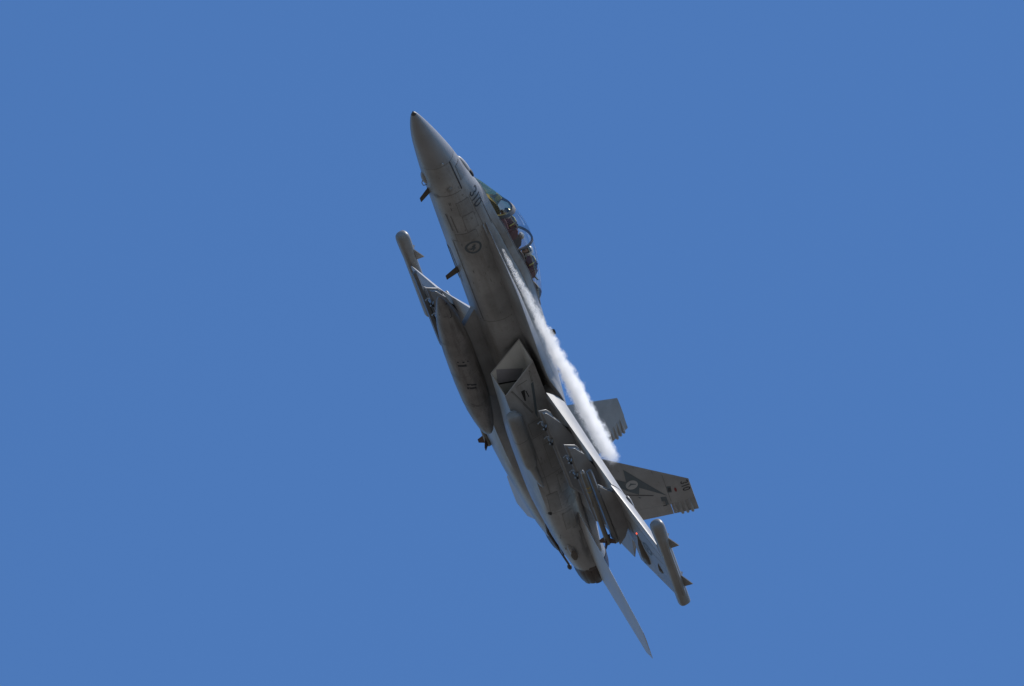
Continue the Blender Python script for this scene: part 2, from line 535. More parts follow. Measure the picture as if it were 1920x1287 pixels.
FB = bvh_of(fuselage, radome)
YP = (0, 1, 0)
decal('hull_number', digits_310(3.01, 0.485, 0.28, 0.034, 1.25), 'mark', FB, fuselage, side, YP)
decal('roundel_ring', ring2(4.70, 0.085, 0.155, 0.21), 'emblem', FB, fuselage, side, YP)
roo = [(4.60, 0.115), (4.635, 0.15), (4.665, 0.14), (4.67, 0.115), (4.72, 0.13), (4.765, 0.11), (4.80, 0.05), (4.83, 0.03), (4.79, 0.03), (4.755, 0.055),
       (4.74, 0.02), (4.77, -0.015), (4.72, -0.01), (4.71, 0.04), (4.69, 0.06), (4.66, 0.03), (4.65, 0.055), (4.66, 0.085), (4.63, 0.10)]
decal('leaping_animal_emblem', [roo], 'emblem', FB, fuselage, side, YP, 0.006)
decal('formation_strip', seg((1.80, 0.315), (2.73, 0.345), 0.032), 'mark', FB, fuselage, side, YP)
decal('radome_joint', [q for i in range(18) for q in seg((1.79, -0.30 + i*0.05), (1.79, -0.25 + i*0.05), 0.009)], 'line', FB, fuselage, side, YP, 0.004)
# access panels: a dark gap with the door standing proud in it
PANELS = [(3.08, 3.55, 0.06, 0.41), (3.58, 4.10, 0.08, 0.40), (4.15, 4.42, -0.2, 0.3), (2.05, 2.5, 0.42, 0.6)]
for (x0, x1, z0, z1) in PANELS:
    decal('panel_gap', [[(x0-.008, z0-.008), (x1+.008, z0-.008), (x1+.008, z1+.008), (x0-.008, z1+.008)]], 'line', FB, fuselage, side, YP, 0.003, 3)
    decal('access_panel', [[(x0, z0), (x1, z0), (x1, z1), (x0, z1)]], 'panel', FB, fuselage, side, YP, 0.008, 3)
for s_ in [((3.05, 0.455), (4.20, 0.525)), ((3.66, 0.735), (4.32, 0.76)), ((4.42, -0.28), (7.4, -0.26)), ((4.4, 0.30), (4.4, -0.3)), ((7.45, 0.3), (7.45, -0.3)), ((2.75, 0.3), (2.75, -0.3))]:
    decal('panel_seam', seg(*s_, 0.016), 'line', FB, fuselage, side, YP, 0.004)
for s_ in [((3.40, -0.235), (4.02, -0.22), 0.022), ((3.47, -0.16), (4.08, -0.14), 0.022)]:
    decal('vent_slot', seg(*s_), 'line', FB, fuselage, side, YP, 0.005)
for (x, z, r) in [(1.72, 0.10, 0.045), (2.54, 0.05, 0.05)]:
    bm = bmesh.new()
    h, nrm, _, _ = FB.ray_cast(Vector((x, -4, z)), Vector((0, 1, 0)))
    bmesh.ops.create_uvsphere(bm, u_segments=14, v_segments=8, radius=r, matrix=Matrix.Translation(h) @ Matrix.Diagonal((1, 0.55, 1, 1)))
    finish('air_data_port', bm, 'metal' if x < 2 else 'panel', fuselage)

# nose top fairing with its dark rear opening, belly dome, blade antennas
bm = bmesh.new()
bmesh.ops.create_uvsphere(bm, u_segments=24, v_segments=14, radius=1.0, matrix=Matrix.Translation((2.58, -0.02, 0.755)) @ Matrix.Rotation(RAD(-12), 4, 'Y') @ Matrix.Diagonal((0.40, 0.15, 0.085, 1)))
finish('nose_fairing', bm, 'flap', fuselage)
bm = bmesh.new()
bmesh.ops.create_uvsphere(bm, u_segments=20, v_segments=10, radius=1.0, matrix=Matrix.Translation((2.86, -0.055, 0.82)) @ Matrix.Rotation(RAD(-12), 4, 'Y') @ Matrix.Diagonal((0.20, 0.13, 0.07, 1)))
finish('nose_fairing_opening', bm, 'dark', fuselage)
bm = bmesh.new()
bmesh.ops.create_uvsphere(bm, u_segments=20, v_segments=12, radius=1.0, matrix=Matrix.Translation((2.28, 0.03, -0.31)) @ Matrix.Diagonal((0.22, 0.12, 0.085, 1)))
finish('belly_dome', bm, 'skin', fuselage)
bm = bmesh.new()
add_loft(bm, tube_rings([(2.30, 0.05, -0.36), (2.42, 0.05, -0.425), (2.52, 0.05, -0.41), (2.56, 0.05, -0.33)], 0.012, 8))
finish('belly_hoop', bm, 'metal', fuselage)
def blade(name, x0, x1, ztop, xt0, xt1, zbot, y=0.0, th=0.028, mat='brown'):
    rings = []
    for (a, b, z, t) in ((x0, x1, ztop, th), (xt0, xt1, zbot, th * 0.6)):
        rings.append([(a, y, z), (a + (b-a)*0.3, y - t, z), (a + (b-a)*0.75, y - t*0.8, z), (b, y, z), (a + (b-a)*0.75, y + t*0.8, z), (a + (b-a)*0.3, y + t, z)])
    return loft(name, rings, mat, JET)
blade('blade_antenna', 2.60, 2.82, -0.31, 2.80, 2.96, -0.63)
blade('blade_antenna', 5.62, 5.86, -0.30, 5.72, 5.88, -0.70)
blade('blade_antenna', 9.35, 9.75, 1.28, 9.52, 9.70, 1.53, mat='dark')
blade('blade_antenna', 10.85, 11.0, 1.17, 10.92, 11.0, 1.26, mat='dark')
decal('nose_gear_door', [[(4.95, 0.0), (6.25, 0.0), (6.25, 0.26), (4.95, 0.26)]], 'panel', FB, fuselage, lambda p: Vector((p[0], p[1], -3)), (0, 0, 1), 0.008, 3)
decal('nose_gear_gap', [[(4.95, 0.12), (6.2, 0.12), (6.2, 0.32), (4.95, 0.32)]], 'dark', FB, fuselage, lambda p: Vector((p[0], p[1], -3)), (0, 0, 1), 0.011, 3)

# ------------------------------------------------------------------ cockpit
SILL = [(3.30, 0.955), (3.6, 0.95), (4.0, 0.965), (4.3, 0.99), (4.6, 1.04), (5.2, 1.10), (5.76, 1.155), (6.3, 1.225), (6.7, 1.265), (7.5, 1.305), (8.45, 1.365)]
TOP = [(3.30, 0.97), (3.6, 1.11), (3.87, 1.23), (4.35, 1.435), (4.88, 1.655), (5.2, 1.73), (5.5, 1.775), (6.13, 1.795), (6.81, 1.735), (7.33, 1.655), (7.75, 1.57), (8.2, 1.44), (8.45, 1.38)]
CW = [(3.30, 0.10), (3.45, 0.24), (3.7, 0.36), (4.1, 0.47), (4.6, 0.535), (5.5, 0.555), (6.3, 0.545), (7.0, 0.48), (7.6, 0.37), (8.1, 0.22), (8.45, 0.06)]
def cpt(x, a, grow=0.0):
    """a from 0 (starboard sill) to 180 (port sill)"""
    w = smooth_lerp(CW, x)[0] + grow; zs = smooth_lerp(SILL, x)[0]; zt = smooth_lerp(TOP, x)[0] + grow
    c, s = math.cos(RAD(a)), math.sin(RAD(a))
    return (x, w * sup(c, 2.15), zs + max(0.0, zt - zs) * sup(max(s, 0.0), 2.1))
NA = 24
def arch_x(xfoot, lean, a): return xfoot + lean * math.sin(RAD(a))
def gstrip(xa, la, xb, lb, m):
    rings = []
    for i in range(m + 1):
        t = i / m
        rings.append([cpt(arch_x(xa, la, 180*k/NA) * (1-t) + arch_x(xb, lb, 180*k/NA) * t, 180*k/NA) for k in range(NA + 1)])
    return rings
canopy_frame = loft('canopy', gstrip(4.42, 0.36, 8.42, 0.0, 26), 'canopy', JET, closed=False, smooth=80, recalc=False)
loft('windscreen', gstrip(3.33, 0.0, 4.30, 0.36, 12), 'windscreen', JET, closed=False, smooth=80, recalc=False)
def arch(name, xf, lean, width, depth, par, mat='frame', a0=0, a1=180):
    n = 30; rings = []
    for i in range(n + 1):
        a = a0 + (a1 - a0) * i / n
        x = arch_x(xf, lean, a)
        o0 = Vector(cpt(x - width/2, a, 0.006)); o1 = Vector(cpt(x + width/2, a, 0.006))
        i0 = Vector(cpt(x - width/2, a, -depth)); i1 = Vector(cpt(x + width/2, a, -depth))
        rings.append([tuple(o0), tuple(o1), tuple(i1), tuple(i0)])
    return loft(name, rings, mat, par, smooth=30)
arch('windscreen_bow', 4.36, 0.36, 0.13, 0.05, JET)
arch('canopy_arch', 5.74, 0.25, 0.05, 0.045, canopy_frame)
# sill rails with bright seal
for s in (-1, 1):
    rings = []
    for i in range(46):
        x = 3.32 + (8.42 - 3.32) * i / 45
        w = smooth_lerp(CW, x)[0]; zs = smooth_lerp(SILL, x)[0]
        fw, zc, zt, zb, e1, e2 = smooth_lerp(FUS, x)
        zl = zs - 0.20
        yl = fw * max(0.0, 1 - (max(0.0, min(1.0, (zl - zc) / (zt - zc)))) ** e1) ** (1 / e1)
        rings.append([(x, s * (w - 0.03), zs - 0.02), (x, s * (w - 0.01), zs + 0.012), (x, s * (w + 0.02), zs + 0.008), (x, s * (w + 0.05), zs - 0.03),
                      (x, s * max(yl + 0.008, w + 0.04), zl), (x, s * (w - 0.05), zl - 0.05)])
    loft('canopy_sill', rings, 'skin', JET)
    loft('sill_seal', [[(x, s * (y + dy), z + dz) for dy, dz in ((-0.014, 0), (0, 0.014), (0.014, 0), (0, -0.014))] for (x, y, z) in
                       [(4.4 + 3.9 * i / 30, smooth_lerp(CW, 4.4 + 3.9 * i / 30)[0] + 0.03, smooth_lerp(SILL, 4.4 + 3.9 * i / 30)[0] + 0.0) for i in range(31)]], 'line', JET)
# dark deck under the glass
bm = bmesh.new()
rings = []
for i in range(34):
    x = 3.45 + 4.75 * i / 33
    w = max(0.03, smooth_lerp(CW, x)[0] - 0.04); z = smooth_lerp(FUS, x)[2] + 0.012
    rings.append([(x, -w, z - 0.08), (x, -w * 0.8, z), (x, 0, z + 0.004), (x, w * 0.8, z), (x, w, z - 0.08)])
add_loft(bm, rings, closed=False)
cockpit = finish('cockpit_deck', bm, 'cockpit', JET)
bm = bmesh.new()   # front coaming, rear coaming
add_loft(bm, [[(3.95, -0.22, 0.97), (3.95, 0.22, 0.97), (3.95, 0.16, 1.03), (3.95, -0.16, 1.03)],
              [(4.25, -0.36, 0.97), (4.25, 0.36, 0.97), (4.25, 0.24, 1.17), (4.25, -0.24, 1.17)],
              [(4.45, -0.38, 0.97), (4.45, 0.38, 0.97), (4.45, 0.26, 1.18), (4.45, -0.26, 1.18)]])
finish('instrument_coaming', bm, 'cockpit', cockpit)
bm = bmesh.new()
add_loft(bm, [[(5.55, -0.30, 1.1), (5.55, 0.30, 1.1), (5.55, 0.20, 1.42), (5.55, -0.20, 1.42)],
              [(5.80, -0.34, 1.1), (5.80, 0.34, 1.1), (5.80, 0.22, 1.46), (5.80, -0.22, 1.46)],
              [(5.98, -0.34, 1.1), (5.98, 0.34, 1.1), (5.98, 0.22, 1.40), (5.98, -0.22, 1.40)]])
finish('instrument_coaming', bm, 'cockpit', cockpit)
bm = bmesh.new()
add_box(bm, (4.30, 0, 1.29), (0.012, 0.24, 0.20), Matrix.Rotation(RAD(-35), 3, 'Y'))
finish('head_up_display', bm, 'hudglass', cockpit)
bm = bmesh.new()
for s in (-1, 1):
    add_box(bm, (4.30, s * 0.115, 1.26), (0.03, 0.02, 0.24), Matrix.Rotation(RAD(-35), 3, 'Y'))
add_box(bm, (4.27, 0, 1.17), (0.18, 0.2, 0.06))
finish('display_bracket', bm, 'metal', cockpit)
bm = bmesh.new()   # sun glare on the rear coaming top, put in as a pale box
add_box(bm, (5.86, -0.05, 1.535), (0.16, 0.16, 0.10), Matrix.Rotation(RAD(24), 3, 'Y'))
bmesh.ops.bevel(bm, geom=list(bm.edges), offset=0.025, segments=2, affect='EDGES')
finish('sunlit_coaming_box', bm, 'helmet', cockpit)

def ejection_seat(xc, ztop):
    rt = bpy.data.objects.new('ejection_seat', None); COL.objects.link(rt); rt.parent = JET
    bm = bmesh.new()
    R = Matrix.Rotation(RAD(12), 3, 'Y')
    add_box(bm, (xc + 0.02, 0, ztop - 0.45), (0.14, 0.46, 0.62), R)
    add_box(bm, (xc - 0.28, 0, ztop - 0.84), (0.5, 0.44, 0.14))
    bmesh.ops.bevel(bm, geom=list(bm.edges), offset=0.02, segments=1, affect='EDGES')
    finish('seat_back', bm, 'seat', rt)
    bm = bmesh.new()
    add_box(bm, (xc + 0.06, 0, ztop - 0.13), (0.30, 0.36, 0.26), R)
    add_box(bm, (xc + 0.0, 0, ztop - 0.01), (0.20, 0.22, 0.06), R)
    bmesh.ops.bevel(bm, geom=list(bm.edges), offset=0.03, segments=2, affect='EDGES')
    finish('headrest', bm, 'seat', rt)
    for s in (-1, 1):
        bm = bmesh.new()
        add_loft(bm, tube_rings([(xc + 0.12, s*0.21, ztop - 0.35), (xc + 0.08, s*0.215, ztop - 0.15), (xc + 0.03, s*0.16, ztop + 0.02)], 0.022, 8))
        finish('seat_rail', bm, 'frame', rt)
    bm = bmesh.new()
    add_loft(bm, tube_rings([(xc - 0.10, -0.195, ztop - 0.22), (xc - 0.09, -0.19, ztop - 0.1), (xc - 0.08, -0.16, ztop + 0.0), (xc - 0.08, 0.0, ztop + 0.03),
                             (xc - 0.08, 0.16, ztop + 0.0), (xc - 0.09, 0.19, ztop - 0.1), (xc - 0.10, 0.195, ztop - 0.22)], 0.016, 8))
    finish('seat_handle', bm, 'yellow', rt)
    for s in (-1, 1):
        bm = bmesh.new()
        add_box(bm, (xc - 0.075, s * 0.10, ztop - 0.5), (0.03, 0.05, 0.5), R)
        finish('seat_strap', bm, 'harness', rt)
    return rt
def cockpit_block(name, x0, x1, w0, w1, z0, z1, mat):
    add = bmesh.new()
    add_loft(add, [[(x0, -w0, 1.0), (x0, w0, 1.0), (x0, w0*0.8, z0), (x0, -w0*0.8, z0)], [((x0+x1)/2, -(w0+w1)/2, 1.0), ((x0+x1)/2, (w0+w1)/2, 1.0), ((x0+x1)/2, (w0+w1)*0.36, max(z0, z1) + 0.03), ((x0+x1)/2, -(w0+w1)*0.36, max(z0, z1) + 0.03)],
                   [(x1, -w1, 1.0), (x1, w1, 1.0), (x1, w1*0.8, z1), (x1, -w1*0.8, z1)]])
    bmesh.ops.bevel(add, geom=list(add.edges), offset=0.02, segments=1, affect='EDGES')
    finish(name, add, mat, cockpit, smooth=30)
cockpit_block('seat_rear_equipment', 5.36, 5.62, 0.30, 0.34, 1.43, 1.36, 'seat')
cockpit_block('side_console', 6.02, 6.40, 0.46, 0.46, 1.30, 1.32, 'cockpit')
cockpit_block('side_console', 4.62, 5.10, 0.44, 0.45, 1.16, 1.20, 'seat')
cockpit_block('rear_equipment_box', 7.02, 7.30, 0.28, 0.24, 1.58, 1.46, 'seat')
cockpit_block('rear_equipment_box', 7.75, 8.15, 0.22, 0.14, 1.50, 1.43, 'cockpit')
ba = bmesh.new()
add_loft(ba, tube_rings([(7.25, 0.0, 1.35), (7.42, 0.0, 1.50), (7.62, 0.0, 1.56)], 0.022, 8))
finish('canopy_actuator', ba, 'cockpit', cockpit)
ejection_seat(5.28, 1.50)
ejection_seat(6.90, 1.64)

# ------------------------------------------------------------------ leading edge extensions and upper deck
# x : edge y, edge z, inner shoulder y, shoulder z
LEX = [
    (4.18, 0.64, 0.605, 0.60, 0.625), (4.48, 0.80, 0.585, 0.74, 0.61), (4.81, 0.92, 0.567, 0.86, 0.60), (5.26, 1.14, 0.548, 1.07, 0.585), (5.83, 1.29, 0.536, 1.20, 0.60),
    (6.3, 1.39, 0.529, 1.26, 0.625), (7.0, 1.43, 0.52, 1.235, 0.663), (7.85, 1.475, 0.508, 1.245, 0.690), (8.6, 1.50, 0.498, 1.28, 0.712), (9.1, 1.56, 0.492, 1.34, 0.712),
    (9.36, 1.65, 0.495, 1.42, 0.705), (9.55, 1.80, 0.525, 1.56, 0.68), (9.75, 1.89, 0.555, 1.70, 0.655), (10.0, 1.93, 0.572, 1.82, 0.63),
]
for s in (-1, 1):
    rings = []
    for i in range(36):
        x = 4.15 + 5.85 * i / 35
        ye, ze, ys, zs = smooth_lerp(LEX, x)
        fw, zc = smooth_lerp(FUS, x)[:2]
        yi = 0.35
        zt = zs + 0.03
        rings.append([(x, s*yi, zt), (x, s*(yi*0.4 + ys*0.6), zs + 0.02), (x, s*ys, zs), (x, s*(ys*0.35 + ye*0.65), zs*0.38 + ze*0.62 + 0.01), (x, s*ye, ze + 0.008), (x, s*(ye+0.004), ze - 0.008),
                      (x, s*(ye - 0.05), ze - 0.022), (x, s*(ye*0.5 + 0.35), 0.50), (x, s*yi, 0.44)])
    lex = loft('leading_edge_extension', rings, 'wing', JET, smooth=30)
    # deck over the engine, from the extension back to the tail
    rings = []
    for i in range(24):
        x = 9.55 + 7.45 * i / 23
        w, zt, zb = lerp([(9.55, 1.30, 0.56, 0.52), (10.0, 1.50, 0.64, 0.44), (10.4, 1.62, 0.66, 0.37), (11, 1.66, 0.66, 0.35), (13.0, 1.60, 0.62, 0.34), (15.0, 1.36, 0.56, 0.30), (16.4, 1.15, 0.48, 0.26), (17.0, 0.9, 0.40, 0.22)], x)
        rings.append([(x, s*0.3, zt + 0.12), (x, s*0.7, zt + 0.08), (x, s*w*0.85, zt - 0.02), (x, s*w, (zt+zb)/2), (x, s*w*0.9, zb), (x, s*0.3, zb - 0.05)])
    loft('upper_deck', rings, 'skin', JET, smooth=40)
LB = bvh_of(lex)

# ------------------------------------------------------------------ engine nacelles, intakes and nozzles
LIP = [(8.23, 0.85, 0.32), (8.71, 1.33, 0.33), (9.35, 1.30, -0.685), (8.83, 0.82, -0.705)]   # in-top, out-top, out-bottom, in-bottom
def para_ring(quad, n=8):
    out = []
    for i in range(4):
        a, b = Vector(quad[i]), Vector(quad[(i + 1) % 4])
        for k in range(n): out.append(a + (b - a) * k / n)
    return out
def blend_ring(x, y0, y1, z0, z1, k, n=8, xs=None):
    """same order as para_ring: in-top -> out-top -> out-bottom -> in-bottom; k=0 square, 1 round"""
    uv = []
    for i, (a, b) in enumerate((((-1, 1), (1, 1)), ((1, 1), (1, -1)), ((1, -1), (-1, -1)), ((-1, -1), (-1, 1)))):
        for j in range(n):
            t = j / n; uv.append((a[0] + (b[0]-a[0])*t, a[1] + (b[1]-a[1])*t))
    out = []
    for q, (u, v) in enumerate(uv):
        cu, cv = u * math.sqrt(1 - v*v/2), v * math.sqrt(1 - u*u/2)
        uu, vv = u*(1-k) + cu*k, v*(1-k) + cv*k
        xx = x if xs is None else xs[q]
        out.append(Vector((xx, (y0+y1)/2 + uu*(y1-y0)/2, (z0+z1)/2 + vv*(z1-z0)/2)))
    return out
NAC = [(10.2, 0.72, 1.56, -0.775, 0.33, 0.16), (11.0, 0.50, 1.62, -0.80, 0.34, 0.28), (12.1, 0.36, 1.62, -0.83, 0.36, 0.45), (13.0, 0.28, 1.55, -0.83, 0.37, 0.6),
       (13.9, 0.22, 1.40, -0.79, 0.40, 0.75), (15.3, 0.20, 1.24, -0.63, 0.46, 0.95), (16.2, 0.23, 1.22, -0.50, 0.54, 1.0), (16.78, 0.27, 1.22, -0.38, 0.57, 1.0)]
def flipy(ring, s): return [(p[0], s * p[1], p[2]) for p in ring]
def nozzle(s):
    rt = bpy.data.objects.new('exhaust_nozzle', None); COL.objects.link(rt); rt.parent = JET
    cy, cz = s * 0.75, 0.10
    N = 14
    for k in range(N):
        a0 = 2*math.pi*(k + 0.015)/N; a1 = 2*math.pi*(k + 0.985)/N
        bm = bmesh.new()
        rings = []
        for (x, ro, ri) in ((16.80, 0.465, 0.43), (17.0, 0.455, 0.425), (17.2, 0.425, 0.40), (17.36, 0.39, 0.37), (17.42 + 0.025 * (k % 2), 0.372, 0.362)):
            ring = []
            for j in range(5):
                a = a0 + (a1-a0)*j/4; b = 0.008 * math.sin(math.pi*j/4)
                ring.append((x, cy + (ro+b)*math.cos(a), cz + (ro+b)*math.sin(a)))
            for j in range(4, -1, -1):
                a = a0 + (a1-a0)*j/4
                ring.append((x, cy + ri*math.cos(a), cz + ri*math.sin(a)))
            rings.append(ring)
        add_loft(bm, rings)
        finish('petal', bm, 'burnt', rt, smooth=30)
    rings = [[(x, cy + r*math.cos(2*math.pi*i/32), cz + r*math.sin(2*math.pi*i/32)) for i in range(32)] for x, r in ((16.70, 0.478), (16.82, 0.472), (16.84, 0.46), (16.84, 0.40), (16.3, 0.38), (15.9, 0.37))]
    loft('nozzle_ring', rings, 'burnt', rt, caps=(False, True), smooth=30)
    rings = [[(x, cy + r*math.cos(2*math.pi*i/28), cz + r*math.sin(2*math.pi*i/28)) for i in range(28)] for x, r in ((16.9, 0.415), (17.2, 0.39), (17.38, 0.352), (17.3, 0.34), (16.6, 0.36))]
    loft('nozzle_liner', rings, 'dark', rt, caps=(False, True), smooth=30)

nac_port = None
for s in (-1, 1):
    lip = para_ring(LIP)
    cen = sum((Vector(q) for q in LIP), Vector()) / 4
    inner = []
    for i, q in enumerate(LIP):
        d = cen - Vector(q)
        inner.append(Vector(q) + d * 0.05)
    ilip = para_ring(inner)
    rings = [flipy(ilip, s), flipy(lip, s)]
    def mix(a, b, t): return [p + (q - p) * t for p, q in zip(a, b)]
    first = blend_ring(*NAC[0])
    for t in (0.04, 0.33, 0.66):
        rings.append(flipy(mix([p + Vector((0.0, 0, 0)) for p in lip], first, t), s))
    allx = [10.2, 10.6, 11.0, 11.5, 12.1, 12.5, 13.0, 13.4, 13.9, 14.6, 15.3, 15.8, 16.2, 16.5, 16.78]
    for x in allx:
        rings.append(flipy(blend_ring(x, *smooth_lerp(NAC, x)), s))
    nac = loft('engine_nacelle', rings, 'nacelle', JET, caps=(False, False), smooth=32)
    if s < 0: nac_port = nac
    # intake trunk
    bm = bmesh.new()
    d3 = blend_ring(10.3, 0.87, 1.45, -0.66, 0.20, 0.12)
    d4 = blend_ring(11.6, 0.6, 1.35, -0.5, 0.28, 0.8)
    d5 = blend_ring(13.2, 0.38, 1.15, -0.36, 0.40, 1.0)
    add_loft(bm, [flipy(ilip, s), flipy(mix(ilip, d3, 0.5), s), flipy(d3, s), flipy(d4, s), flipy(d5, s)], caps=(False, False), mi=0)
    duct = finish('intake_duct', bm, ['duct', 'ductdark'], JET, smooth=30, recalc=False)
    bm = bmesh.new()
    add_loft(bm, [[(13.15, s*0.765 + r*math.cos(2*math.pi*i/24), 0.02 + r*math.sin(2*math.pi*i/24)) for i in range(24)] for r in (0.42, 0.14)] , caps=(False, False))
    add_loft(bm, [[(x, s*0.765 + r*math.cos(2*math.pi*i/24), 0.02 + r*math.sin(2*math.pi*i/24)) for i in range(24)] for x, r in ((13.15, 0.14), (12.95, 0.09), (12.85, 0.02))])
    finish('engine_face', bm, 'dark', duct)
    lp = [Vector((q[0], s*q[1], q[2])) for q in LIP]
    bm = bmesh.new()
    for i in range(4):
        a_, b_ = lp[i], lp[(i+1) % 4]
        cc = Vector((cen.x, s*cen.y, cen.z))
        a_ = a_ + (cc - a_)*0.025; b_ = b_ + (cc - b_)*0.025
        add_loft(bm, tube_rings([tuple(a_), tuple((a_+b_)/2), tuple(b_)], 0.014, 8))
    finish('intake_lip', bm, 'flap', nac)
    DB = bvh_of(duct)
    decal('bleed_slot', [[(8.78, -0.53), (9.24, 0.15), (9.52, -0.06), (9.24, -0.63)]], 'ductdark', DB, duct, lambda p: Vector((p[0], s*1.15, p[1])), (0, -s, 0), 0.006, 3, None, 0.0)
    decal('bleed_edge', [[(9.24, -0.63), (9.52, -0.06), (9.56, -0.09), (9.28, -0.66)]], 'dark', DB, duct, lambda p: Vector((p[0], s*1.15, p[1])), (0, -s, 0), 0.008, 2, None, 0.0)
    # diverter between the fuselage and the intake
    loft('boundary_layer_diverter', [[(8.6, s*0.70, 0.22), (8.6, s*0.84, 0.22), (8.95, s*0.83, -0.62), (8.95, s*0.70, -0.3)],
                                     [(10.4, s*0.60, 0.3), (10.4, s*0.80, 0.3), (10.4, s*0.78, -0.70), (10.4, s*0.60, -0.5)]], 'skin', JET)
    nozzle(s)
NB = bvh_of(nac_port)
# outboard vents and seams of the port nacelle
def ndec(name, polys, mat, off=0.006, cuts=2, sh=None):
    if name in ('louvre', 'louvre_band', 'bleed_exit'): polys = [[(x + 0.19, z + 0.05) for x, z in q] for q in polys]
    return decal(name, polys, mat, NB, nac_port, side, YP, off, cuts)
ndec('louvre', [[(8.72, 0.075), (8.74, 0.115), (9.09, 0.075), (9.07, 0.03)]], 'line')
ndec('louvre', [[(8.78, 0.08), (8.79, 0.10), (9.05, 0.07), (9.04, 0.05)]], 'panel', 0.009)
ndec('louvre_band', [[(9.12, 0.0), (9.10, 0.075), (9.6, -0.04), (10.16, -0.19), (10.0, -0.215), (9.55, -0.10)]], 'emblem')
ndec('louvre', [[(9.08, -0.56), (9.08, -0.505), (9.93, -0.235), (9.95, -0.285)]], 'line')
ndec('louvre', [[(9.13, -0.54), (9.13, -0.52), (9.55, -0.385), (9.55, -0.41)]], 'panel', 0.009)
ndec('bleed_exit', [[(9.20, -0.32), (9.20, -0.21), (9.52, -0.295), (9.50, -0.33)]], 'dark')
ndec('bleed_exit', [[(9.24, -0.21), (9.25, -0.185), (9.45, -0.17), (9.46, -0.195)]], 'dark')
ndec('panel_seam', seg((9.20, -0.30), (9.16, -0.01), 0.02), 'line')
ndec('panel_seam', seg((10.9, 0.2), (10.9, -0.7), 0.010), 'line', 0.004)
ndec('panel_seam', seg((14.05, 0.3), (14.05, -0.7), 0.011), 'line', 0.004)
ndec('panel_seam', seg((11.2, -0.52), (13.9, -0.50), 0.014), 'line', 0.004)
ndec('panel_seam', seg((14.9, 0.0), (15.6, 0.05), 0.016), 'line', 0.004)
ndec('panel_seam', seg((12.4, 0.1), (12.4, -0.6), 0.014), 'line', 0.004)
ndec('red_placard', [[(9.88, -0.60), (9.88, -0.64), (9.95, -0.64), (9.95, -0.60)]], 'red', 0.006)
ndec('round_panel', disc(13.85, 0.02, 0.17, 0.15, 24), 'dullpanel', 0.006)
for (x0, x1, z0, z1) in [(11.3, 12.2, -0.25, 0.1), (12.55, 13.3, -0.2, 0.12), (13.15, 13.95, -0.6, -0.32), (14.2, 14.9, -0.35, -0.05), (15.2, 15.9, -0.05, 0.12), (10.4, 10.85, -0.45, -0.1)]:
    ndec('panel_gap', [[(x0-.008, z0-.008), (x1+.008, z0-.008), (x1+.008, z1+.008), (x0-.008, z1+.008)]], 'line', 0.003, 3)
    ndec('access_panel', [[(x0, z0), (x1, z0), (x1, z1), (x0, z1)]], 'panel', 0.008, 3)
# ram scoop near the tail and drain mast
h, nrm, _, _ = NB.ray_cast(Vector((15.9, -4, -0.36)), Vector((0, 1, 0)))
if h:
    bm = bmesh.new()
    bmesh.ops.create_uvsphere(bm, u_segments=20, v_segments=10, radius=1.0, matrix=Matrix.Translation(h) @ Matrix.Rotation(RAD(-10), 4, 'Y') @ Matrix.Diagonal((0.34, 0.07, 0.085, 1)))
    finish('ram_scoop', bm, 'nacelle', nac_port)
    ndec('scoop_opening', disc(15.98, -0.33, 0.22, 0.06, 16), 'brown', 0.075)
def stencils(x0, x1, z0, z1, n_, sd):
    q = random.Random(sd); out = []
    for _ in range(n_):
        x, z, L_ = q.uniform(x0, x1), q.uniform(z0, z1), q.uniform(0.03, 0.10)
        for r_ in range(q.choice((1, 1, 2))):
            out.append([(x, z - r_*0.03), (x + L_, z - r_*0.03), (x + L_, z + 0.012 - r_*0.03), (x, z + 0.012 - r_*0.03)])
    return out
ndec('stencil', stencils(10.4, 15.8, -0.55, 0.15, 24, 3), 'line', 0.008)
decal('stencil', stencils(2.0, 7.6, -0.25, 0.45, 26, 5), 'line', FB, fuselage, side, YP, 0.009)
ndec('drain_port', [[(13.95, -0.66), (13.98, -0.58), (14.12, -0.60), (14.08, -0.66)]], 'dark')

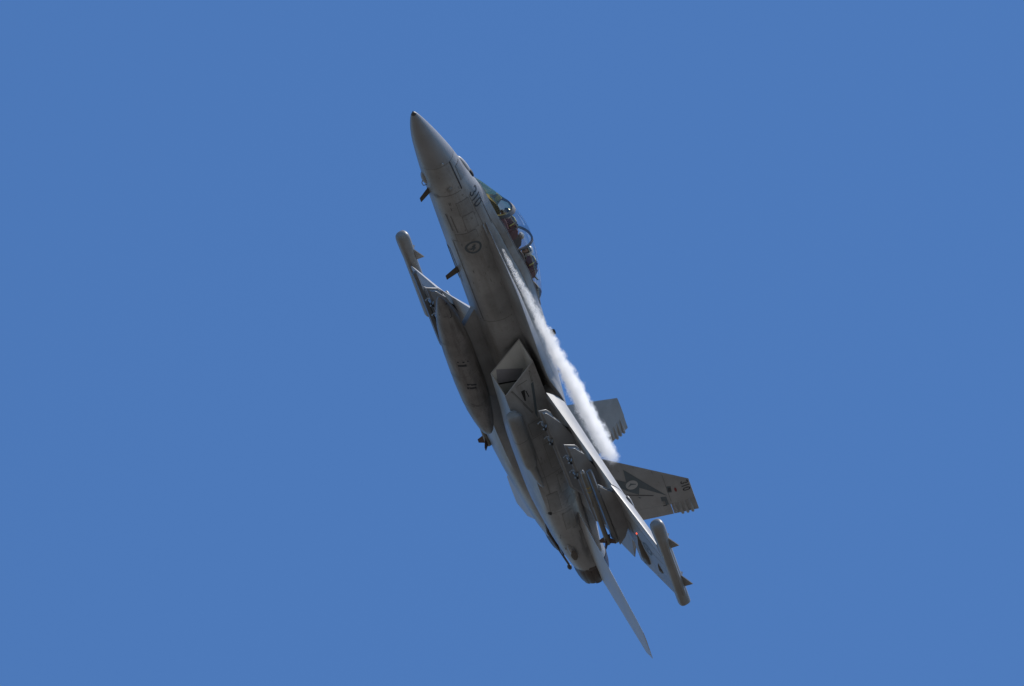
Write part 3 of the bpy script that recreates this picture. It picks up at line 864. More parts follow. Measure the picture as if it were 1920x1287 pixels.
# ------------------------------------------------------------------ wings
def xh(y): return lerp([(1.0, 9.49), (1.95, 9.98), (4.55, 11.32), (6.46, 12.04)], y)[0]
def ztop(y): return lerp([(1.0, 0.58), (1.95, 0.57), (4.55, 0.492), (4.56, 0.50), (6.46, 0.495)], y)[0]
def zlow(y): return 0.262
def xf(y): return 12.95 + 0.0 * y
def zft(y): return 0.46 - 0.012 * (y - 1.9)
def wing(s):
    rings = []
    for y in (1.2, 1.9, 2.65, 3.6, 4.56, 5.5, 6.46):
        yy = max(y, 1.7)
        a, b = xh(yy), xf(yy)
        zt, zl = ztop(yy) - 0.004, zlow(yy)
        if y > 5: zl += 0.05 * (y - 5) / 1.46
        m1, m2 = a + (b-a)*0.3, a + (b-a)*0.7
        rings.append([(a, s*y, zt), (m1, s*y, zt + 0.025), (m2, s*y, (zt+zft(yy))/2 + 0.025), (b, s*y, zft(yy)), (b, s*y, zl + 0.02), (m2, s*y, zl - 0.012), (m1, s*y, zl - 0.014), (a, s*y, zl)])
    w = loft('wing', rings, 'wing', JET, smooth=25)
    def slat(y0, y1, f0, f1, ny):
        rr = []
        for i in range(ny + 1):
            t = i / ny; y = y0 + (y1-y0)*t
            c = f0[0] + (f1[0]-f0[0])*t; d = f0[1] + (f1[1]-f0[1])*t
            a, zt, zl = xh(y) - 0.004, ztop(y) - 0.002, zlow(y) + (0.05*(y-5)/1.46 if y > 5 else 0)
            xl, zle = a - c, zt - d
            rr.append([(a, s*y, zt), (a - c*0.34, s*y, zt - d*0.26), (a - c*0.68, s*y, zt - d*0.58), (xl + 0.02, s*y, zle + 0.012), (xl, s*y, zle - 0.006), (xl + 0.03, s*y, zle - 0.018), (a - c*0.5, s*y, (zle*0.5 + zl*0.5) - 0.015), (a, s*y, zl + 0.004)])
        return loft('leading_edge_flap', rr, 'flap', w, smooth=42)
    slat(1.90, 4.53, (0.58, 0.354), (0.55, 0.218), 6)
    slat(4.57, 6.45, (0.60, 0.265), (0.56, 0.195), 5)
    def rear(name, y0, y1, te0, te1):
        rr = []
        for (y, te) in ((y0, te0), ((y0+y1)/2, tuple((p+q)/2 for p, q in zip(te0, te1))), (y1, te1)):
            b = xf(y) + 0.012
            zt, zl = zft(y) - 0.004, zlow(y) + 0.022 + (0.05*(y-5)/1.46 if y > 5 else 0)
            rr.append([(b, s*y, zt), ((b+te[0])/2, s*y, (zt+te[1])/2 + 0.02), (te[0], s*y, te[1] + 0.006), (te[0], s*y, te[1] - 0.006), ((b+te[0])/2, s*y, (zl+te[1])/2 - 0.008), (b, s*y, zl)])
        return loft(name, rr, 'wing', w, smooth=25)
    rear('trailing_edge_flap', 1.62, 4.50, (13.98, 0.19), (13.60, 0.20))
    rear('aileron', 4.62, 6.44, (13.66, 0.30), (13.58, 0.365))
    # canoe fairings on the under surface
    def canoe(x0, x1, y, wd, dp, top, mat='brown'):
        rr = []
        for t, k in ((0, 0.05), (0.15, 0.5), (0.4, 0.9), (0.7, 1.0), (0.92, 0.85), (1.0, 0.35)):
            x = x0 + (x1-x0)*t
            rr.append([(x, s*(y + wd*k), top), (x, s*(y + wd*k*0.8), top - dp*k*0.6), (x, s*y, top - dp*k), (x, s*(y - wd*k*0.8), top - dp*k*0.6), (x, s*(y - wd*k), top)])
        return loft('hinge_fairing', rr, mat, w, smooth=50)
    canoe(11.95, 13.35, 5.20, 0.15, 0.16, 0.33)
    canoe(12.45, 13.0, 6.02, 0.07, 0.09, 0.34)
    bm = bmesh.new()
    bmesh.ops.create_uvsphere(bm, u_segments=12, v_segments=8, radius=0.027, matrix=Matrix.Translation((12.10, s*5.20, 0.262)))
    if s < 0:
        finish('position_light', bm, 'lamp', w)
    else:
        finish('position_light', bm, 'visor', w)
    WB = bvh_of(w)
    up = lambda p: Vector((p[0], s * p[1], -2.0))
    dz = (0, 0, 1)
    if s < 0:
        decal('wing_roundel', ring2(12.35, 5.62, 0.15, 0.205), 'emblem', WB, w, up, dz, 0.006)
        decal('wing_roundel_centre', [[(12.25, 5.60), (12.35, 5.66), (12.45, 5.62), (12.36, 5.58)]], 'emblem', WB, w, up, dz, 0.006, 0)
        decal('orange_mark', disc(11.35, 2.02, 0.05, 0.04, 12), 'orange', WB, w, up, dz, 0.006, 0)
        decal('orange_mark', disc(11.9, 4.0, 0.04, 0.04, 12), 'orange', WB, w, up, dz, 0.006, 0)
    for a, b in (((10.9, 2.9), (12.8, 2.9)), ((11.4, 3.9), (12.8, 3.9)), ((12.6, 2.0), (12.6, 4.5)), ((12.3, 4.6), (12.3, 6.4)), ((11.6, 4.7), (12.9, 4.7))):
        decal('panel_seam', seg(a, b, 0.016), 'line', WB, w, up, dz, 0.004)
    for (x0, x1, y0, y1) in ((11.3, 12.1, 2.0, 2.4), (11.5, 12.2, 3.0, 3.4), (11.9, 12.5, 3.95, 4.35), (11.9, 12.25, 4.75, 4.95)):
        decal('panel_gap', [[(x0-.012, y0-.012), (x1+.012, y0-.012), (x1+.012, y1+.012), (x0-.012, y1+.012)]], 'line', WB, w, up, dz, 0.003, 1)
        decal('access_panel', [[(x0, y0), (x1, y0), (x1, y1), (x0, y1)]], 'panel', WB, w, up, dz, 0.008, 1)
    # hump on the hinge line
    bm = bmesh.new()
    bmesh.ops.create_uvsphere(bm, u_segments=14, v_segments=8, radius=1.0, matrix=Matrix.Translation((xh(4.75) + 0.1, s*4.75, ztop(4.75))) @ Matrix.Diagonal((0.28, 0.16, 0.05, 1)))
    finish('hinge_cover', bm, 'flap', w)
    return w
wings = {s: wing(s) for s in (-1, 1)}

# wing tip receiver pods
def tip_pod(s):
    y0, z0 = s * 6.68, 0.41
    prof = [(10.475, 0.02), (10.485, 0.09), (10.52, 0.135), (10.58, 0.168), (10.68, 0.180), (10.85, 0.180), (11.1, 0.172), (11.4, 0.160), (12.9, 0.158), (13.45, 0.158), (13.60, 0.155), (13.62, 0.135)]
    p = revolve('wingtip_pod', prof, y0, z0, 'pod', JET, n=32, k=0.85)
    # side rail
    rr = []
    for x, t in ((11.05, 0.02), (11.25, 0.055), (13.1, 0.055), (13.25, 0.02)):
        rr.append([(x, y0 - 0.16 - t*0.5 if s < 0 else y0 + 0.16 + t*0.5, z0 + dz_) for dz_ in (0.05, 0.0)] +
                  [(x, y0 - 0.12 if s < 0 else y0 + 0.12, z0 + dz_) for dz_ in (-0.06, 0.11)])
    loft('pod_rail', rr, 'pod', p, smooth=20)
    for (x0, x1, xt) in ((11.02, 11.52, 11.40), (12.50, 13.02, 12.92)):
        for k in (-1, 1):
            bm = bmesh.new()
            d = Vector((0, k * 0.67, 0.74)); n_ = Vector((0, 0.74, -k * 0.67)) * 0.012
            c = Vector((0, y0, z0))
            poly = [c + Vector((x0, 0, 0)) + d*0.12, c + Vector((x1, 0, 0)) + d*0.12, c + Vector((xt, 0, 0)) + d*0.40]
            poly[0].x = x0; poly[1].x = x1; poly[2].x = xt
            prism(bm, poly, -n_, n_)
            finish('pod_fin', bm, 'pod', p, smooth=0)
    rings = [[(x, s*yy, zz) for yy, zz in ((6.40, 0.50), (6.62, 0.48), (6.62, 0.33), (6.40, 0.31))] for x in (11.95, 13.4)]
    loft('pod_mount', rings, 'wing', p, smooth=0)
for s in (-1, 1): tip_pod(s)

# ------------------------------------------------------------------ pylons
def pylon(y, prof, th, racks, parent=JET):
    """prof: outline (x, z) of the plate, counter-clockwise"""
    bm = bmesh.new()
    n = len(prof)
    cx = sum(p[0] for p in prof)/n; cz = sum(p[1] for p in prof)/n
    prism(bm, [(px, y, pz) for px, pz in prof], (0, -th/2, 0), (0, th/2, 0))
    es = [e for e in bm.edges if abs(e.verts[0].co.y - e.verts[1].co.y) < 1e-6]
    bmesh.ops.bevel(bm, geom=es, offset=th*0.42, segments=3, affect='EDGES', clamp_overlap=True)
    o = finish('pylon', bm, 'wing', JET, smooth=50)
    for (x, z) in racks:
        bm = bmesh.new()
        for sgn in (-1, 1):
            add_loft(bm, tube_rings([(x, y + sgn*th*0.3, z + 0.05), (x, y + sgn*(th*0.3 + 0.09), z - 0.02), (x + 0.02, y + sgn*(th*0.3 + 0.085), z - 0.075)], [0.020, 0.017, 0.012], 8))
            bmesh.ops.create_uvsphere(bm, u_segments=8, v_segments=6, radius=0.023, matrix=Matrix.Translation((x + 0.02, y + sgn*(th*0.3 + 0.085), z - 0.085)))
        add_box(bm, (x, y, z - 0.02), (0.05, th*0.8, 0.05))
        finish('sway_brace', bm, 'metal', o, smooth=50)
        bm = bmesh.new()
        add_box(bm, (x + 0.17, y, z - 0.0), (0.10, th*0.5, 0.05))
        finish('rack_hook', bm, 'dark', o, smooth=0)
    xa, za = prof[0]; xb, zb = prof[-1]
    return o
PYL = {
    2.65: [(9.00, -0.36), (12.05, -0.275), (12.6, 0.0), (12.75, 0.30), (10.4, 0.34), (10.12, 0.24), (9.8, 0.02), (9.5, -0.05), (9.29, -0.07), (9.1, -0.16)],
    3.63: [(9.52, -0.31), (12.57, -0.225), (12.9, 0.0), (12.95, 0.30), (10.9, 0.34), (10.68, 0.28), (10.44, 0.09), (10.15, 0.03), (9.9, 0.03), (9.74, -0.04)],
    4.58: [(10.3, -0.165), (12.78, -0.09), (12.62, 0.12), (12.32, 0.30), (11.3, 0.34), (10.99, 0.27), (10.75, 0.05), (10.5, -0.10)],
}
for s in (-1, 1):
    for y, prof in PYL.items():
        if s > 0 and y < 3: continue      # the far inboard station is empty
        if y < 4:
            x0, z0 = prof[0]
            pylon(s*y, prof, 0.15, [(x0 + 0.52, z0 + 0.005), (x0 + 1.12, z0 + 0.03)])
        else:
            p = pylon(s*y, prof, 0.13, [])
            rr = [[(x, s*y + dy, z + dzz) for dy, dzz in ((-w, -0.055), (w, -0.055), (w*1.25, 0.03), (w*0.6, 0.075), (-w*0.6, 0.075), (-w*1.25, 0.03))]
                  for x, z, w in ((9.80, -0.205, 0.03), (9.88, -0.20, 0.06), (10.05, -0.195, 0.07), (12.45, -0.165, 0.07), (12.62, -0.16, 0.05), (12.66, -0.16, 0.03))]
            loft('launch_rail', rr, 'rail', p, smooth=35)

# ------------------------------------------------------------------ vertical tails
CA, SA = math.cos(RAD(20)), math.sin(RAD(20))
FT = 3.02; FY = 1.87
def fpt(s, x, h, off=0.0):
    """point at x and at h below the tip along the canted fin; off = outward along the outer face normal"""
    return (x, s * (FY - h * SA + off * CA), FT - h * CA - off * SA)
def vtail(s):
    rings = []
    for h in (0.0, 0.35, 0.66, 1.2, 1.7, 2.2, 2.62):
        xl = 14.99 - 0.845 * h
        xt = 16.18 - 0.13 * h - 0.0
        t = 0.028 + 0.016 * h
        xhg = 15.70 - 0.18 * (h - 0.66) if h >= 0.6 else 15.72
        c = xt - xl
        pro = [(xl, 0), (xl + 0.04*c + 0.02, t*0.5), (xl + 0.3*c, t), (xl + 0.6*c, t*0.95), (xhg, t*0.6), (xhg, 0), (xhg, -t*0.6), (xl + 0.6*c, -t*0.95), (xl + 0.3*c, -t), (xl + 0.04*c + 0.02, -t*0.5)]
        rings.append([fpt(s, x, h, o) for x, o in pro])
    fin = loft('vertical_tail', rings, 'fin', JET, smooth=30)
    def tailpiece(name, hs):
        rr = []
        for h in hs:
            xt = 16.18 - 0.125 * h
            t = (0.028 + 0.016 * h) * 0.58
            xhg = (15.70 - 0.18 * (h - 0.66) if h >= 0.6 else 15.72) + 0.006
            rr.append([fpt(s, xhg, h, t), fpt(s, (xhg*0.4 + xt*0.6), h, t*0.5), fpt(s, xt, h, 0.006), fpt(s, xt, h, -0.006), fpt(s, (xhg*0.4 + xt*0.6), h, -t*0.5), fpt(s, xhg, h, -t)])
        return loft(name, rr, 'fin', fin, smooth=30)
    tailpiece('fin_tip_edge', (0.0, 0.3, 0.646))
    tailpiece('rudder', (0.66, 1.1, 1.6, 2.1))
    # rounded antenna fairings along the upper trailing edge
    for h in (0.165, 0.295, 0.43, 0.56):
        n_ = 10; rr = []
        xe = 16.16 - 0.125*h + (0.085 if h < 0.5 else -0.02)
        for x, r in ((15.35, 0.004), (15.6, 0.022), (15.85, 0.04), (16.05, 0.046), (xe - 0.04, 0.045), (xe - 0.01, 0.032), (xe, 0.012)):
            rr.append([fpt(s, x, h + r*math.cos(2*math.pi*i/n_), r*1.1*math.sin(2*math.pi*i/n_)) for i in range(n_)])
        loft('antenna_fairing', rr, 'fin', fin, smooth=60)
    bm = bmesh.new()
    add_loft(bm, tube_rings([fpt(s, 13.25, 2.05, 0.02), fpt(s, 13.05, 1.98, 0.02)], [0.02, 0.008], 6))
    finish('probe', bm, 'metal', fin)
    return fin
fins = {s: vtail(s) for s in (-1, 1)}
fb = bvh_of(*([fins[-1]] + [c for c in fins[-1].children]))
def f3(p): return Vector(fpt(-1, p[0], p[1], 0.6))
fdir = Vector((0, CA, SA))
def fdec(name, polys, mat, off=0.006, cuts=1):
    return decal(name, polys, mat, fb, fins[-1], lambda p: f3(p), fdir, off, cuts)
def flip_h(polys, h0): return [[(x, h0 - z) for x, z in poly] for poly in polys]
fdec('tail_number', flip_h(digits_310(14.99, 0.0, 0.205, 0.029, 1.15), 0.235), 'mark')
star = [(13.924, 1.518), (15.334, 0.668), (14.737, 1.277), (14.984, 1.346), (14.764, 1.347 + 0.03), (14.755, 1.573), (14.414, 1.843), (14.145, 1.824), (14.382, 1.552)]
fdec('star_emblem', [[star[0], star[1], star[2], star[8]], [star[2], star[3], star[5], star[6], star[7], star[8]]], 'emblem')
fdec('emblem_disc', disc(14.55, 1.437, 0.165, 0.16, 24), 'pale', 0.009)
fdec('emblem_boomerang', [[(14.60, 1.56), (14.47, 1.455), (14.49, 1.43), (14.555, 1.318), (14.575, 1.33), (14.545, 1.445)]], 'emblem', 0.012, 0)
fdec('emblem_point', [[(15.03, 1.405), (15.10, 1.325), (15.145, 1.35)]], 'emblem', 0.006, 0)
fdec('formation_strip', seg((14.852, 1.667), (15.181, 1.0), 0.022), 'mark', 0.007)
fdec('red_beacon', disc(15.21, 0.41, 0.085, 0.03, 14), 'red', 0.012)
fdec('badge', [[(15.06, 0.585), (15.08, 0.512), (15.23, 0.535), (15.21, 0.605)]], 'mark', 0.006, 0)
fdec('badge_surround', [[(15.0, 0.62), (15.03, 0.50), (15.27, 0.52), (15.24, 0.635)]], 'emblem', 0.004, 0)
fdec('vent_panel', [[(15.313, 0.844), (15.367, 0.699), (15.69, 0.70), (15.665, 0.859)]], 'emblem', 0.005)
for k in range(4):
    fdec('vent_louvre', [[(15.39 + k*0.06, 0.83), (15.41 + k*0.06, 0.72), (15.425 + k*0.06, 0.72), (15.405 + k*0.06, 0.83)]], 'line', 0.008, 0)
fdec('vent_slot', [[(15.66, 0.85), (15.67, 0.76), (15.70, 0.76), (15.69, 0.85)]], 'dark', 0.008, 0)
fdec('stencil', stencils(13.9, 15.9, 0.5, 2.0, 16, 9), 'line', 0.008)
fdec('panel_seam', seg((14.35, 0.62), (15.6, 0.62), 0.014), 'line', 0.004)
fdec('panel_seam', seg((13.4, 2.0), (15.4, 1.75), 0.014), 'line', 0.004)

# ------------------------------------------------------------------ tailplanes
def tailplane(s):
    # stations: y, x LE, x TE, z
    st = [(1.05, 14.25, 17.25, 0.10), (1.35, 14.62, 17.40, 0.09), (2.2, 15.58, 17.93, 0.05), (3.15, 16.68, 18.46, 0.0), (3.42, 17.0, 18.36, -0.015), (3.60, 17.2, 18.29, -0.03)]
    rings = []
    for y, a, b, z in st:
        c = b - a; t = 0.052 * (1 - (y-1.05)/2.9) + 0.008
        rings.append([(a, s*y, z), (a + 0.05*c, s*y, z + t*0.45), (a + 0.35*c, s*y, z + t), (a + 0.7*c, s*y, z + t*0.7), (b, s*y, z + 0.004), (b, s*y, z - 0.004), (a + 0.7*c, s*y, z - t*0.7), (a + 0.35*c, s*y, z - t), (a + 0.05*c, s*y, z - t*0.45)])
    t = loft('tailplane', rings, 'tail', JET, smooth=35)
for s in (-1, 1): tailplane(s)

# arrestor hook
hook = loft('arrestor_hook', tube_rings([(14.7, 0, -0.36), (16.0, 0.02, -0.50), (17.48, 0.0, -0.27)], [0.05, 0.04, 0.03], 10), 'brown', JET)
bm = bmesh.new()
bmesh.ops.create_uvsphere(bm, u_segments=14, v_segments=10, radius=1.0, matrix=Matrix.Translation((17.55, 0, -0.28)) @ Matrix.Diagonal((0.09, 0.07, 0.06, 1)))
finish('hook_point', bm, 'brown', hook)
bm = bmesh.new()
add_box(bm, (15.2, 0, -0.30), (3.4, 0.44, 0.16))
bmesh.ops.bevel(bm, geom=list(bm.edges), offset=0.05, segments=2, affect='EDGES')
finish('keel_fairing', bm, 'brown', JET)
# centre pylon above the tank
bm = bmesh.new()
prism(bm, [(7.6, 0, -0.72), (10.3, 0, -0.72), (10.7, 0, -0.25), (7.2, 0, -0.28)], (0, -0.08, 0), (0, 0.08, 0))
finish('centre_pylon', bm, 'wing', JET, smooth=0)

# ------------------------------------------------------------------ stores: each a thing of its own
def hung(name, label, cat, off, group=None):
    e = bpy.data.objects.new(name, None); COL.objects.link(e)
    e.matrix_world = M_JET @ Matrix.Translation(off)
    e['label'] = label; e['category'] = cat
    if group: e['group'] = group
    return e
tk = hung('drop_tank', 'long soiled grey drop tank hung under the belly of the jet', 'fuel tank', (8.9, 0, -1.06))
L0 = -2.66
prof = [(L0, 0.006), (L0 + 0.03, 0.035), (L0 + 0.12, 0.085), (L0 + 0.3, 0.15), (L0 + 0.6, 0.232), (L0 + 1.0, 0.307), (L0 + 1.5, 0.362), (L0 + 2.0, 0.383), (L0 + 2.6, 0.388), (L0 + 3.2, 0.386),
        (L0 + 3.8, 0.365), (L0 + 4.3, 0.322), (L0 + 4.7, 0.265), (L0 + 5.0, 0.205), (L0 + 5.2, 0.145), (L0 + 5.29, 0.09), (L0 + 5.315, 0.03)]
def ext(p, m=3):
    out = []
    for i in range((len(p) - 1) * m + 1):
        x = p[0][0] + (p[-1][0] - p[0][0]) * i / ((len(p) - 1) * m)
        out.append(x)
    return out
rings = []
for x, r in prof:
    rings.append([(x, r*math.cos(2*math.pi*i/40), r*math.sin(2*math.pi*i/40)) for i in range(40)])
tank_body = loft('tank_shell', rings, 'tank', tk, smooth=60)
TB = bvh_of(tank_body)
def tside(p): return Vector((p[0] - 8.9, -4, p[1] + 1.06))
def tdec(name, polys, mat, off=0.005, cuts=1): return decal(name, polys, mat, TB, tank_body, tside, YP, off, cuts)
def tband(x, w):
    xx = x - 8.9; r = None
    for (a, ra), (b, rb) in zip(prof[:-1], prof[1:]):
        if a <= xx <= b: r = ra + (rb - ra)*(xx - a)/(b - a)
    rr = []
    for dx, dr in ((-w/2, 0.002), (w/2, 0.002)):
        rr.append([(xx + dx, (r + dr)*math.cos(2*math.pi*i/48), (r + dr)*math.sin(2*math.pi*i/48)) for i in range(48)])
    loft('tank_seam', rr, 'line', tank_body, caps=(False, False), smooth=60)
for x in (7.72, 8.95, 10.1): tband(x, 0.012)
tdec('filler_mark', [[(8.34, -1.29), (8.44, -1.02), (8.49, -1.02), (8.39, -1.29)]], 'mark')
tdec('filler_mark', [[(8.46, -1.30), (8.52, -1.10), (8.60, -1.11), (8.53, -1.30)]], 'mark')
tdec('filler_cap', [[(9.20, -1.26), (9.33, -1.04), (9.39, -1.03), (9.27, -1.26)]], 'mark')
tdec('filler_cap', [[(9.33, -1.28), (9.42, -1.07), (9.49, -1.06), (9.41, -1.28)]], 'mark')
tdec('seam_mark', [[(9.92, -1.38), (10.11, -1.20), (10.18, -1.08), (10.13, -1.22)]], 'mark')
tdec('tank_door', pathseg([(6.50, -1.0), (6.53, -0.93), (6.89, -0.98), (6.88, -1.05)], 0.02), 'mark')
tdec('stencil', stencils(6.8, 10.9, -1.3, -0.95, 24, 12), 'line', 0.006)
tdec('stencil', [[(6.70, -1.23), (6.82, -1.06), (6.87, -1.07), (6.76, -1.25)]], 'line')

sp = hung('sensor_pod', 'round nosed sensor pod on the lower corner of the near engine nacelle', 'pod', (10.72, -1.63, -0.77))
prof = [(-1.05, 0.04), (-1.03, 0.12), (-0.98, 0.165), (-0.90, 0.19), (-0.7, 0.20), (-0.2, 0.20), (0.4, 0.20), (0.78, 0.19), (0.93, 0.165)]
rr = []
for x, r in prof:
    rr.append([(x, r*sup(math.cos(2*math.pi*i/28), 2.9), r*sup(math.sin(2*math.pi*i/28), 2.9)) for i in range(28)])
pod_body = loft('pod_shell', rr, 'pod', sp, smooth=40)
rr = []
for x, r, dz_ in ((0.90, 0.16, 0.0), (1.15, 0.13, 0.03), (1.5, 0.10, 0.06), (1.85, 0.05, 0.10), (1.95, 0.02, 0.12)):
    rr.append([(x, 0.02 + r*math.cos(2*math.pi*i/16), dz_ + r*0.9*math.sin(2*math.pi*i/16)) for i in range(16)])
loft('pod_tail_fairing', rr, 'pod', sp, smooth=50)
rr = [[(x, -0.02 + 0.204*sup(math.cos(2*math.pi*i/28), 2.9) * 1.0 + 0.02, 0.204*sup(math.sin(2*math.pi*i/28), 2.9)) for i in range(28)] for x in (-0.13, -0.115)]
loft('pod_seam', rr, 'line', pod_body, caps=(False, False), smooth=60)
rr = [[(x, 0.05 + dy, 0.05 + dz_) for dy, dz_ in ((-0.1, 0.1), (0.12, 0.1), (0.12, 0.2), (-0.06, 0.2))] for x in (-0.8, 0.9)]
loft('pod_adapter', rr, 'pod', sp, smooth=0)

def missile(off, L, r, label, fins_x, span, finmat, nose_fins=None):
    e = hung('missile', label, 'missile', off)
    prof = [(0, 0.012), (0.02, 0.035), (0.08, r*0.72), (0.2, r*0.92), (0.34, r), (L*0.5, r), (L - 0.12, r), (L - 0.02, r*0.9), (L, r*0.7)]
    rr = [[(x, q*math.cos(2*math.pi*i/20), q*math.sin(2*math.pi*i/20)) for i in range(20)] for x, q in prof]
    b = loft('missile_body', rr, 'missile', e, smooth=40)
    rr = [[(x, q*math.cos(2*math.pi*i/20), q*math.sin(2*math.pi*i/20)) for i in range(20)] for x, q in ((0.015, 0.03), (0.02, 0.034), (0.08, r*0.725), (0.1, r*0.77))]
    loft('seeker_dome', [[(x - 0.004, y*1.02, z*1.02) for x, y, z in q] for q in rr], 'metal', e, smooth=50)
    for x in (0.62, 0.78):
        rr = [[(x + d, (r+0.0025)*math.cos(2*math.pi*i/20), (r+0.0025)*math.sin(2*math.pi*i/20)) for i in range(20)] for d in (0, 0.05)]
        loft('body_band', rr, 'ochre', e, caps=(False, False), smooth=60)
    for (x0, x1, xt0, xt1, sp_, m) in fins_x:
        for k in range(4):
            a = RAD(45 + 90*k)
            d = Vector((0, math.cos(a), math.sin(a))); n_ = Vector((0, -math.sin(a), math.cos(a))) * 0.008
            bm = bmesh.new()
            prism(bm, [Vector((x0, 0, 0)) + d*r*0.8, Vector((x1, 0, 0)) + d*r*0.8, Vector((xt1, 0, 0)) + d*sp_, Vector((xt0, 0, 0)) + d*sp_], -n_, n_)
            finish('missile_fin', bm, m, e, smooth=0)
    return e
missile((9.66, -4.58, -0.365), 2.90, 0.066, 'slender missile on the launch rail under the near wing', [(2.62, 2.86, 2.76, 2.86, 0.215, 'rust'), (1.0, 1.35, 1.25, 1.33, 0.11, 'missile')], 0.24, 'rust')
missile((9.95, 1.35, -0.80), 3.45, 0.088, 'missile with red brown tail fin behind the rear end of the drop tank', [(3.08, 3.38, 3.26, 3.38, 0.27, 'rust'), (1.7, 2.1, 2.0, 2.1, 0.26, 'missile')], 0.25, 'rust')

# ------------------------------------------------------------------ crew
def crew(name_label, head, tilt):
    e = hung('person', name_label, 'person', head)
    V = {'pelvis': (0.10, 0, -0.72, 0.14), 'belly': (0.10, 0, -0.52, 0.135), 'chest': (0.08, 0, -0.32, 0.15), 'neckb': (0.05, 0, -0.17, 0.075), 'neck': (0.03, 0, -0.10, 0.055), 'head': (0.0, 0, 0.0, 0.085), 'crown': (0.0, 0, 0.06, 0.07)}
    E_ = [('pelvis', 'belly'), ('belly', 'chest'), ('chest', 'neckb'), ('neckb', 'neck'), ('neck', 'head'), ('head', 'crown')]
    for s, t in ((-1, 'p'), (1, 's')):
        V.update({'sh'+t: (0.08, s*0.19, -0.23, 0.075), 'el'+t: (-0.02, s*0.25, -0.50, 0.05), 'wr'+t: (-0.27, s*0.17, -0.55, 0.034), 'pa'+t: (-0.34, s*0.16, -0.545, 0.034),
                  'hip'+t: (0.02, s*0.11, -0.74, 0.10), 'kn'+t: (-0.40, s*0.15, -0.62, 0.07), 'an'+t: (-0.62, s*0.14, -0.98, 0.05), 'toe'+t: (-0.82, s*0.14, -1.0, 0.04)})
        E_ += [('chest', 'sh'+t), ('sh'+t, 'el'+t), ('el'+t, 'wr'+t), ('wr'+t, 'pa'+t), ('pelvis', 'hip'+t), ('hip'+t, 'kn'+t), ('kn'+t, 'an'+t), ('an'+t, 'toe'+t)]
        for k in range(4):
            yy = s*(0.16 + (k - 1.5)*0.02); ln = (0.07, 0.08, 0.075, 0.06)[k]
            V['fa%d%s' % (k, t)] = (-0.385, yy, -0.55, 0.0095); V['fb%d%s' % (k, t)] = (-0.385 - ln*0.6, yy, -0.575, 0.009); V['fc%d%s' % (k, t)] = (-0.38 - ln*0.5, yy, -0.605, 0.008)
            E_ += [('pa'+t, 'fa%d%s' % (k, t)), ('fa%d%s' % (k, t), 'fb%d%s' % (k, t)), ('fb%d%s' % (k, t), 'fc%d%s' % (k, t))]
        V['tha'+t] = (-0.31, s*0.115, -0.56, 0.011); V['thb'+t] = (-0.355, s*0.10, -0.58, 0.009)
        E_ += [('wr'+t, 'tha'+t), ('tha'+t, 'thb'+t)]
    keys = list(V)
    me = bpy.data.meshes.new('body')
    me.from_pydata([V[k][:3] for k in keys], [(keys.index(a), keys.index(b)) for a, b in E_], [])
    o = bpy.data.objects.new('body', me); COL.objects.link(o); o.parent = e
    o.modifiers.new('skin', 'SKIN')
    sv = me.skin_vertices[0].data
    for i, k in enumerate(keys):
        sv[i].radius = (V[k][3], V[k][3]); sv[i].use_root = (k == 'pelvis')
    ss = o.modifiers.new('sub', 'SUBSURF'); ss.levels = 1; ss.render_levels = 1
    me.materials.append(MAT['suit'])
    dg = bpy.context.evaluated_depsgraph_get()
    ev = o.evaluated_get(dg)
    nm = bpy.data.meshes.new_from_object(ev)
    o.modifiers.clear(); o.data = nm
    nm.polygons.foreach_set('use_smooth', [True]*len(nm.polygons))
    R = Matrix.Rotation(RAD(tilt), 4, 'Y')
    def ball(name, c, sc, mat, cut=None, u=20, v=14):
        bm = bmesh.new()
        bmesh.ops.create_uvsphere(bm, u_segments=u, v_segments=v, radius=1.0)
        if cut:
            bmesh.ops.delete(bm, geom=[q for q in bm.verts if cut(q.co)], context='VERTS')
        bmesh.ops.transform(bm, matrix=R @ Matrix.Translation(c) @ Matrix.Diagonal((*sc, 1)), verts=bm.verts)
        return finish(name, bm, mat, e, smooth=60)
    ball('face', (-0.055, 0, -0.02), (0.075, 0.075, 0.105), 'skinface')
    hm = ball('helmet', (0.01, 0, 0.03), (0.145, 0.128, 0.138), 'helmet', lambda c: c.x < -0.35 and c.z < 0.25)
    ball('visor', (-0.015, 0, 0.025), (0.145, 0.120, 0.115), 'visor', lambda c: c.x > -0.45 or c.z < -0.35 or c.z > 0.75)
    bm = bmesh.new()
    add_loft(bm, tube_rings([(-0.11, 0, -0.05), (-0.155, 0, -0.07), (-0.175, 0, -0.10)], [0.05, 0.042, 0.025], 12))
    add_loft(bm, tube_rings([(-0.16, 0, -0.10), (-0.15, -0.02, -0.2), (-0.09, -0.06, -0.3), (-0.03, -0.12, -0.38)], 0.018, 8))
    finish('oxygen_mask', bm, 'cockpit', e)
    for s in (-1, 1):
        bm = bmesh.new()
        add_loft(bm, tube_rings([(0.16, s*0.10, -0.16), (0.06, s*0.11, -0.10), (-0.05, s*0.10, -0.22), (-0.065, s*0.08, -0.36), (-0.03, s*0.06, -0.56)], [0.022, 0.024, 0.026, 0.026, 0.02], 8))
        finish('harness_strap', bm, 'harness', e)
    return e
crew('pilot in the front cockpit seat in grey helmet and dark flight suit', (4.92, 0, 1.36), 8)
crew('crew member in the rear cockpit seat behind the canopy arch in grey helmet', (6.50, 0, 1.545), 4)

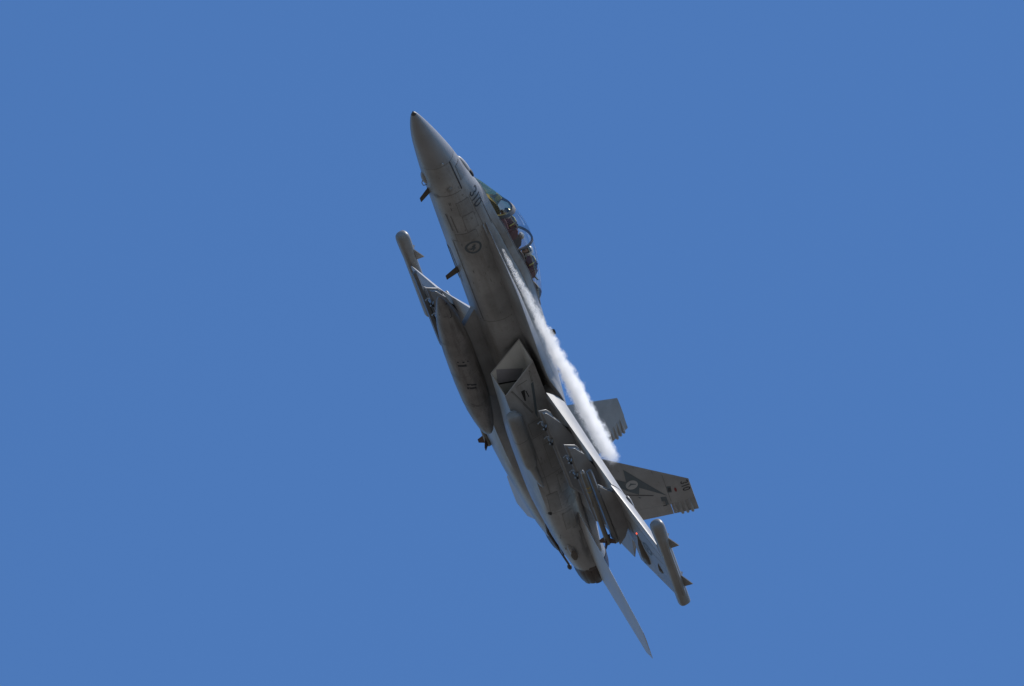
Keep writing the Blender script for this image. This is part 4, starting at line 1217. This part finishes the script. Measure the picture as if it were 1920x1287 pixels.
# ------------------------------------------------------------------ vapour streak over the wing root
VA = Vector((4.95, -1.00, 0.68)); VB = Vector((13.75, -1.20, 1.46))
vx = (VB - VA).normalized(); vy = vx.cross(Vector((0, 0, 1))).normalized(); vz = vx.cross(vy)
VL = (VB - VA).length
VR = [(0.0, 0.035), (0.3, 0.05), (0.9, 0.075), (1.9, 0.11), (2.9, 0.14), (4.2, 0.19), (5.6, 0.225), (7.0, 0.24), (8.2, 0.23), (VL, 0.19)]
def vapour():
    m = bpy.data.materials.new('white_condensation_vapour'); m.use_nodes = True
    n = m.node_tree.nodes; l = m.node_tree.links; n.clear()
    out = n.new('ShaderNodeOutputMaterial')
    pv = n.new('ShaderNodeVolumePrincipled')
    pv.inputs['Color'].default_value = (1.0, 1.0, 1.0, 1)
    pv.inputs['Anisotropy'].default_value = 0.25
    tc = n.new('ShaderNodeTexCoord')
    sx = n.new('ShaderNodeSeparateXYZ'); l.new(tc.outputs['Object'], sx.inputs[0])
    def M(op, a, b=None, c=None):
        k = n.new('ShaderNodeMath'); k.operation = op
        for i, v in enumerate((a, b, c)):
            if v is None: continue
            if isinstance(v, (int, float)): k.inputs[i].default_value = v
            else: l.new(v, k.inputs[i])
        return k.outputs[0]
    rad = n.new('ShaderNodeFloatCurve')
    cv = rad.mapping.curves[0]
    while len(cv.points) < len(VR): cv.points.new(0.5, 0.5)
    for p, (x, r) in zip(cv.points, VR): p.location = (x / VL, r)
    rad.mapping.update()
    xn = M('DIVIDE', sx.outputs[0], VL); l.new(xn, rad.inputs['Value'])
    R = rad.outputs[0]
    rr = M('SQRT', M('ADD', M('POWER', M('ABSOLUTE', sx.outputs[1]), 2.0), M('POWER', M('ABSOLUTE', sx.outputs[2]), 2.0)))
    q = M('DIVIDE', rr, R)
    def nz(scale, det, rough, off):
        mp = n.new('ShaderNodeMapping'); mp.inputs['Location'].default_value = off; mp.inputs['Scale'].default_value = (0.85, 1, 1)
        l.new(tc.outputs['Object'], mp.inputs[0])
        t = n.new('ShaderNodeTexNoise'); t.inputs['Scale'].default_value = scale; t.inputs['Detail'].default_value = det; t.inputs['Roughness'].default_value = rough
        l.new(mp.outputs[0], t.inputs['Vector'])
        return t.outputs['Fac']
    n1 = nz(3.4, 5.0, 0.62, (0, 0, 0)); n2 = nz(15.0, 4.0, 0.65, (3, 1, 7))
    f = M('SUBTRACT', 1.0, q)
    f = M('MULTIPLY_ADD', M('SUBTRACT', n1, 0.5), 1.4, f)
    f = M('MULTIPLY_ADD', M('SUBTRACT', n2, 0.5), 1.75, f)
    mr = n.new('ShaderNodeMapRange'); mr.interpolation_type = 'SMOOTHSTEP'
    l.new(f, mr.inputs[0]); mr.inputs[1].default_value = 0.0; mr.inputs[2].default_value = 0.35; mr.inputs[3].default_value = 0.0; mr.inputs[4].default_value = 1.0
    fi = n.new('ShaderNodeMapRange'); l.new(sx.outputs[0], fi.inputs[0]); fi.inputs[1].default_value = 0.0; fi.inputs[2].default_value = 1.6; fi.inputs[3].default_value = 0.4; fi.inputs[4].default_value = 1.0
    fo = n.new('ShaderNodeMapRange'); l.new(sx.outputs[0], fo.inputs[0]); fo.inputs[1].default_value = VL - 1.3; fo.inputs[2].default_value = VL - 0.05; fo.inputs[3].default_value = 1.0; fo.inputs[4].default_value = 0.0
    d = M('MULTIPLY', M('MULTIPLY', mr.outputs[0], fi.outputs[0]), fo.outputs[0])
    d = M('MULTIPLY', d, 30.0)
    l.new(d, pv.inputs['Density'])
    l.new(pv.outputs[0], out.inputs['Volume'])
    MAT['vapour'] = m
    bm = bmesh.new()
    rings = []
    N = 18
    for i in range(31):
        x = VL * i / 30
        r = lerp(VR, x)[0] * 1.75 + 0.04
        rings.append([(x, r*math.cos(2*math.pi*k/N), r*math.sin(2*math.pi*k/N)) for k in range(N)])
    add_loft(bm, rings)
    o = finish('vapour_streak', bm, 'vapour', None)
    B = Matrix((vx, vy, vz)).transposed().to_4x4()
    o.matrix_world = M_JET @ Matrix.Translation(VA) @ B
    o['label'] = 'white streak of condensation vapour trailing from the wing root past the cockpit'
    o['category'] = 'vapour'
vapour()
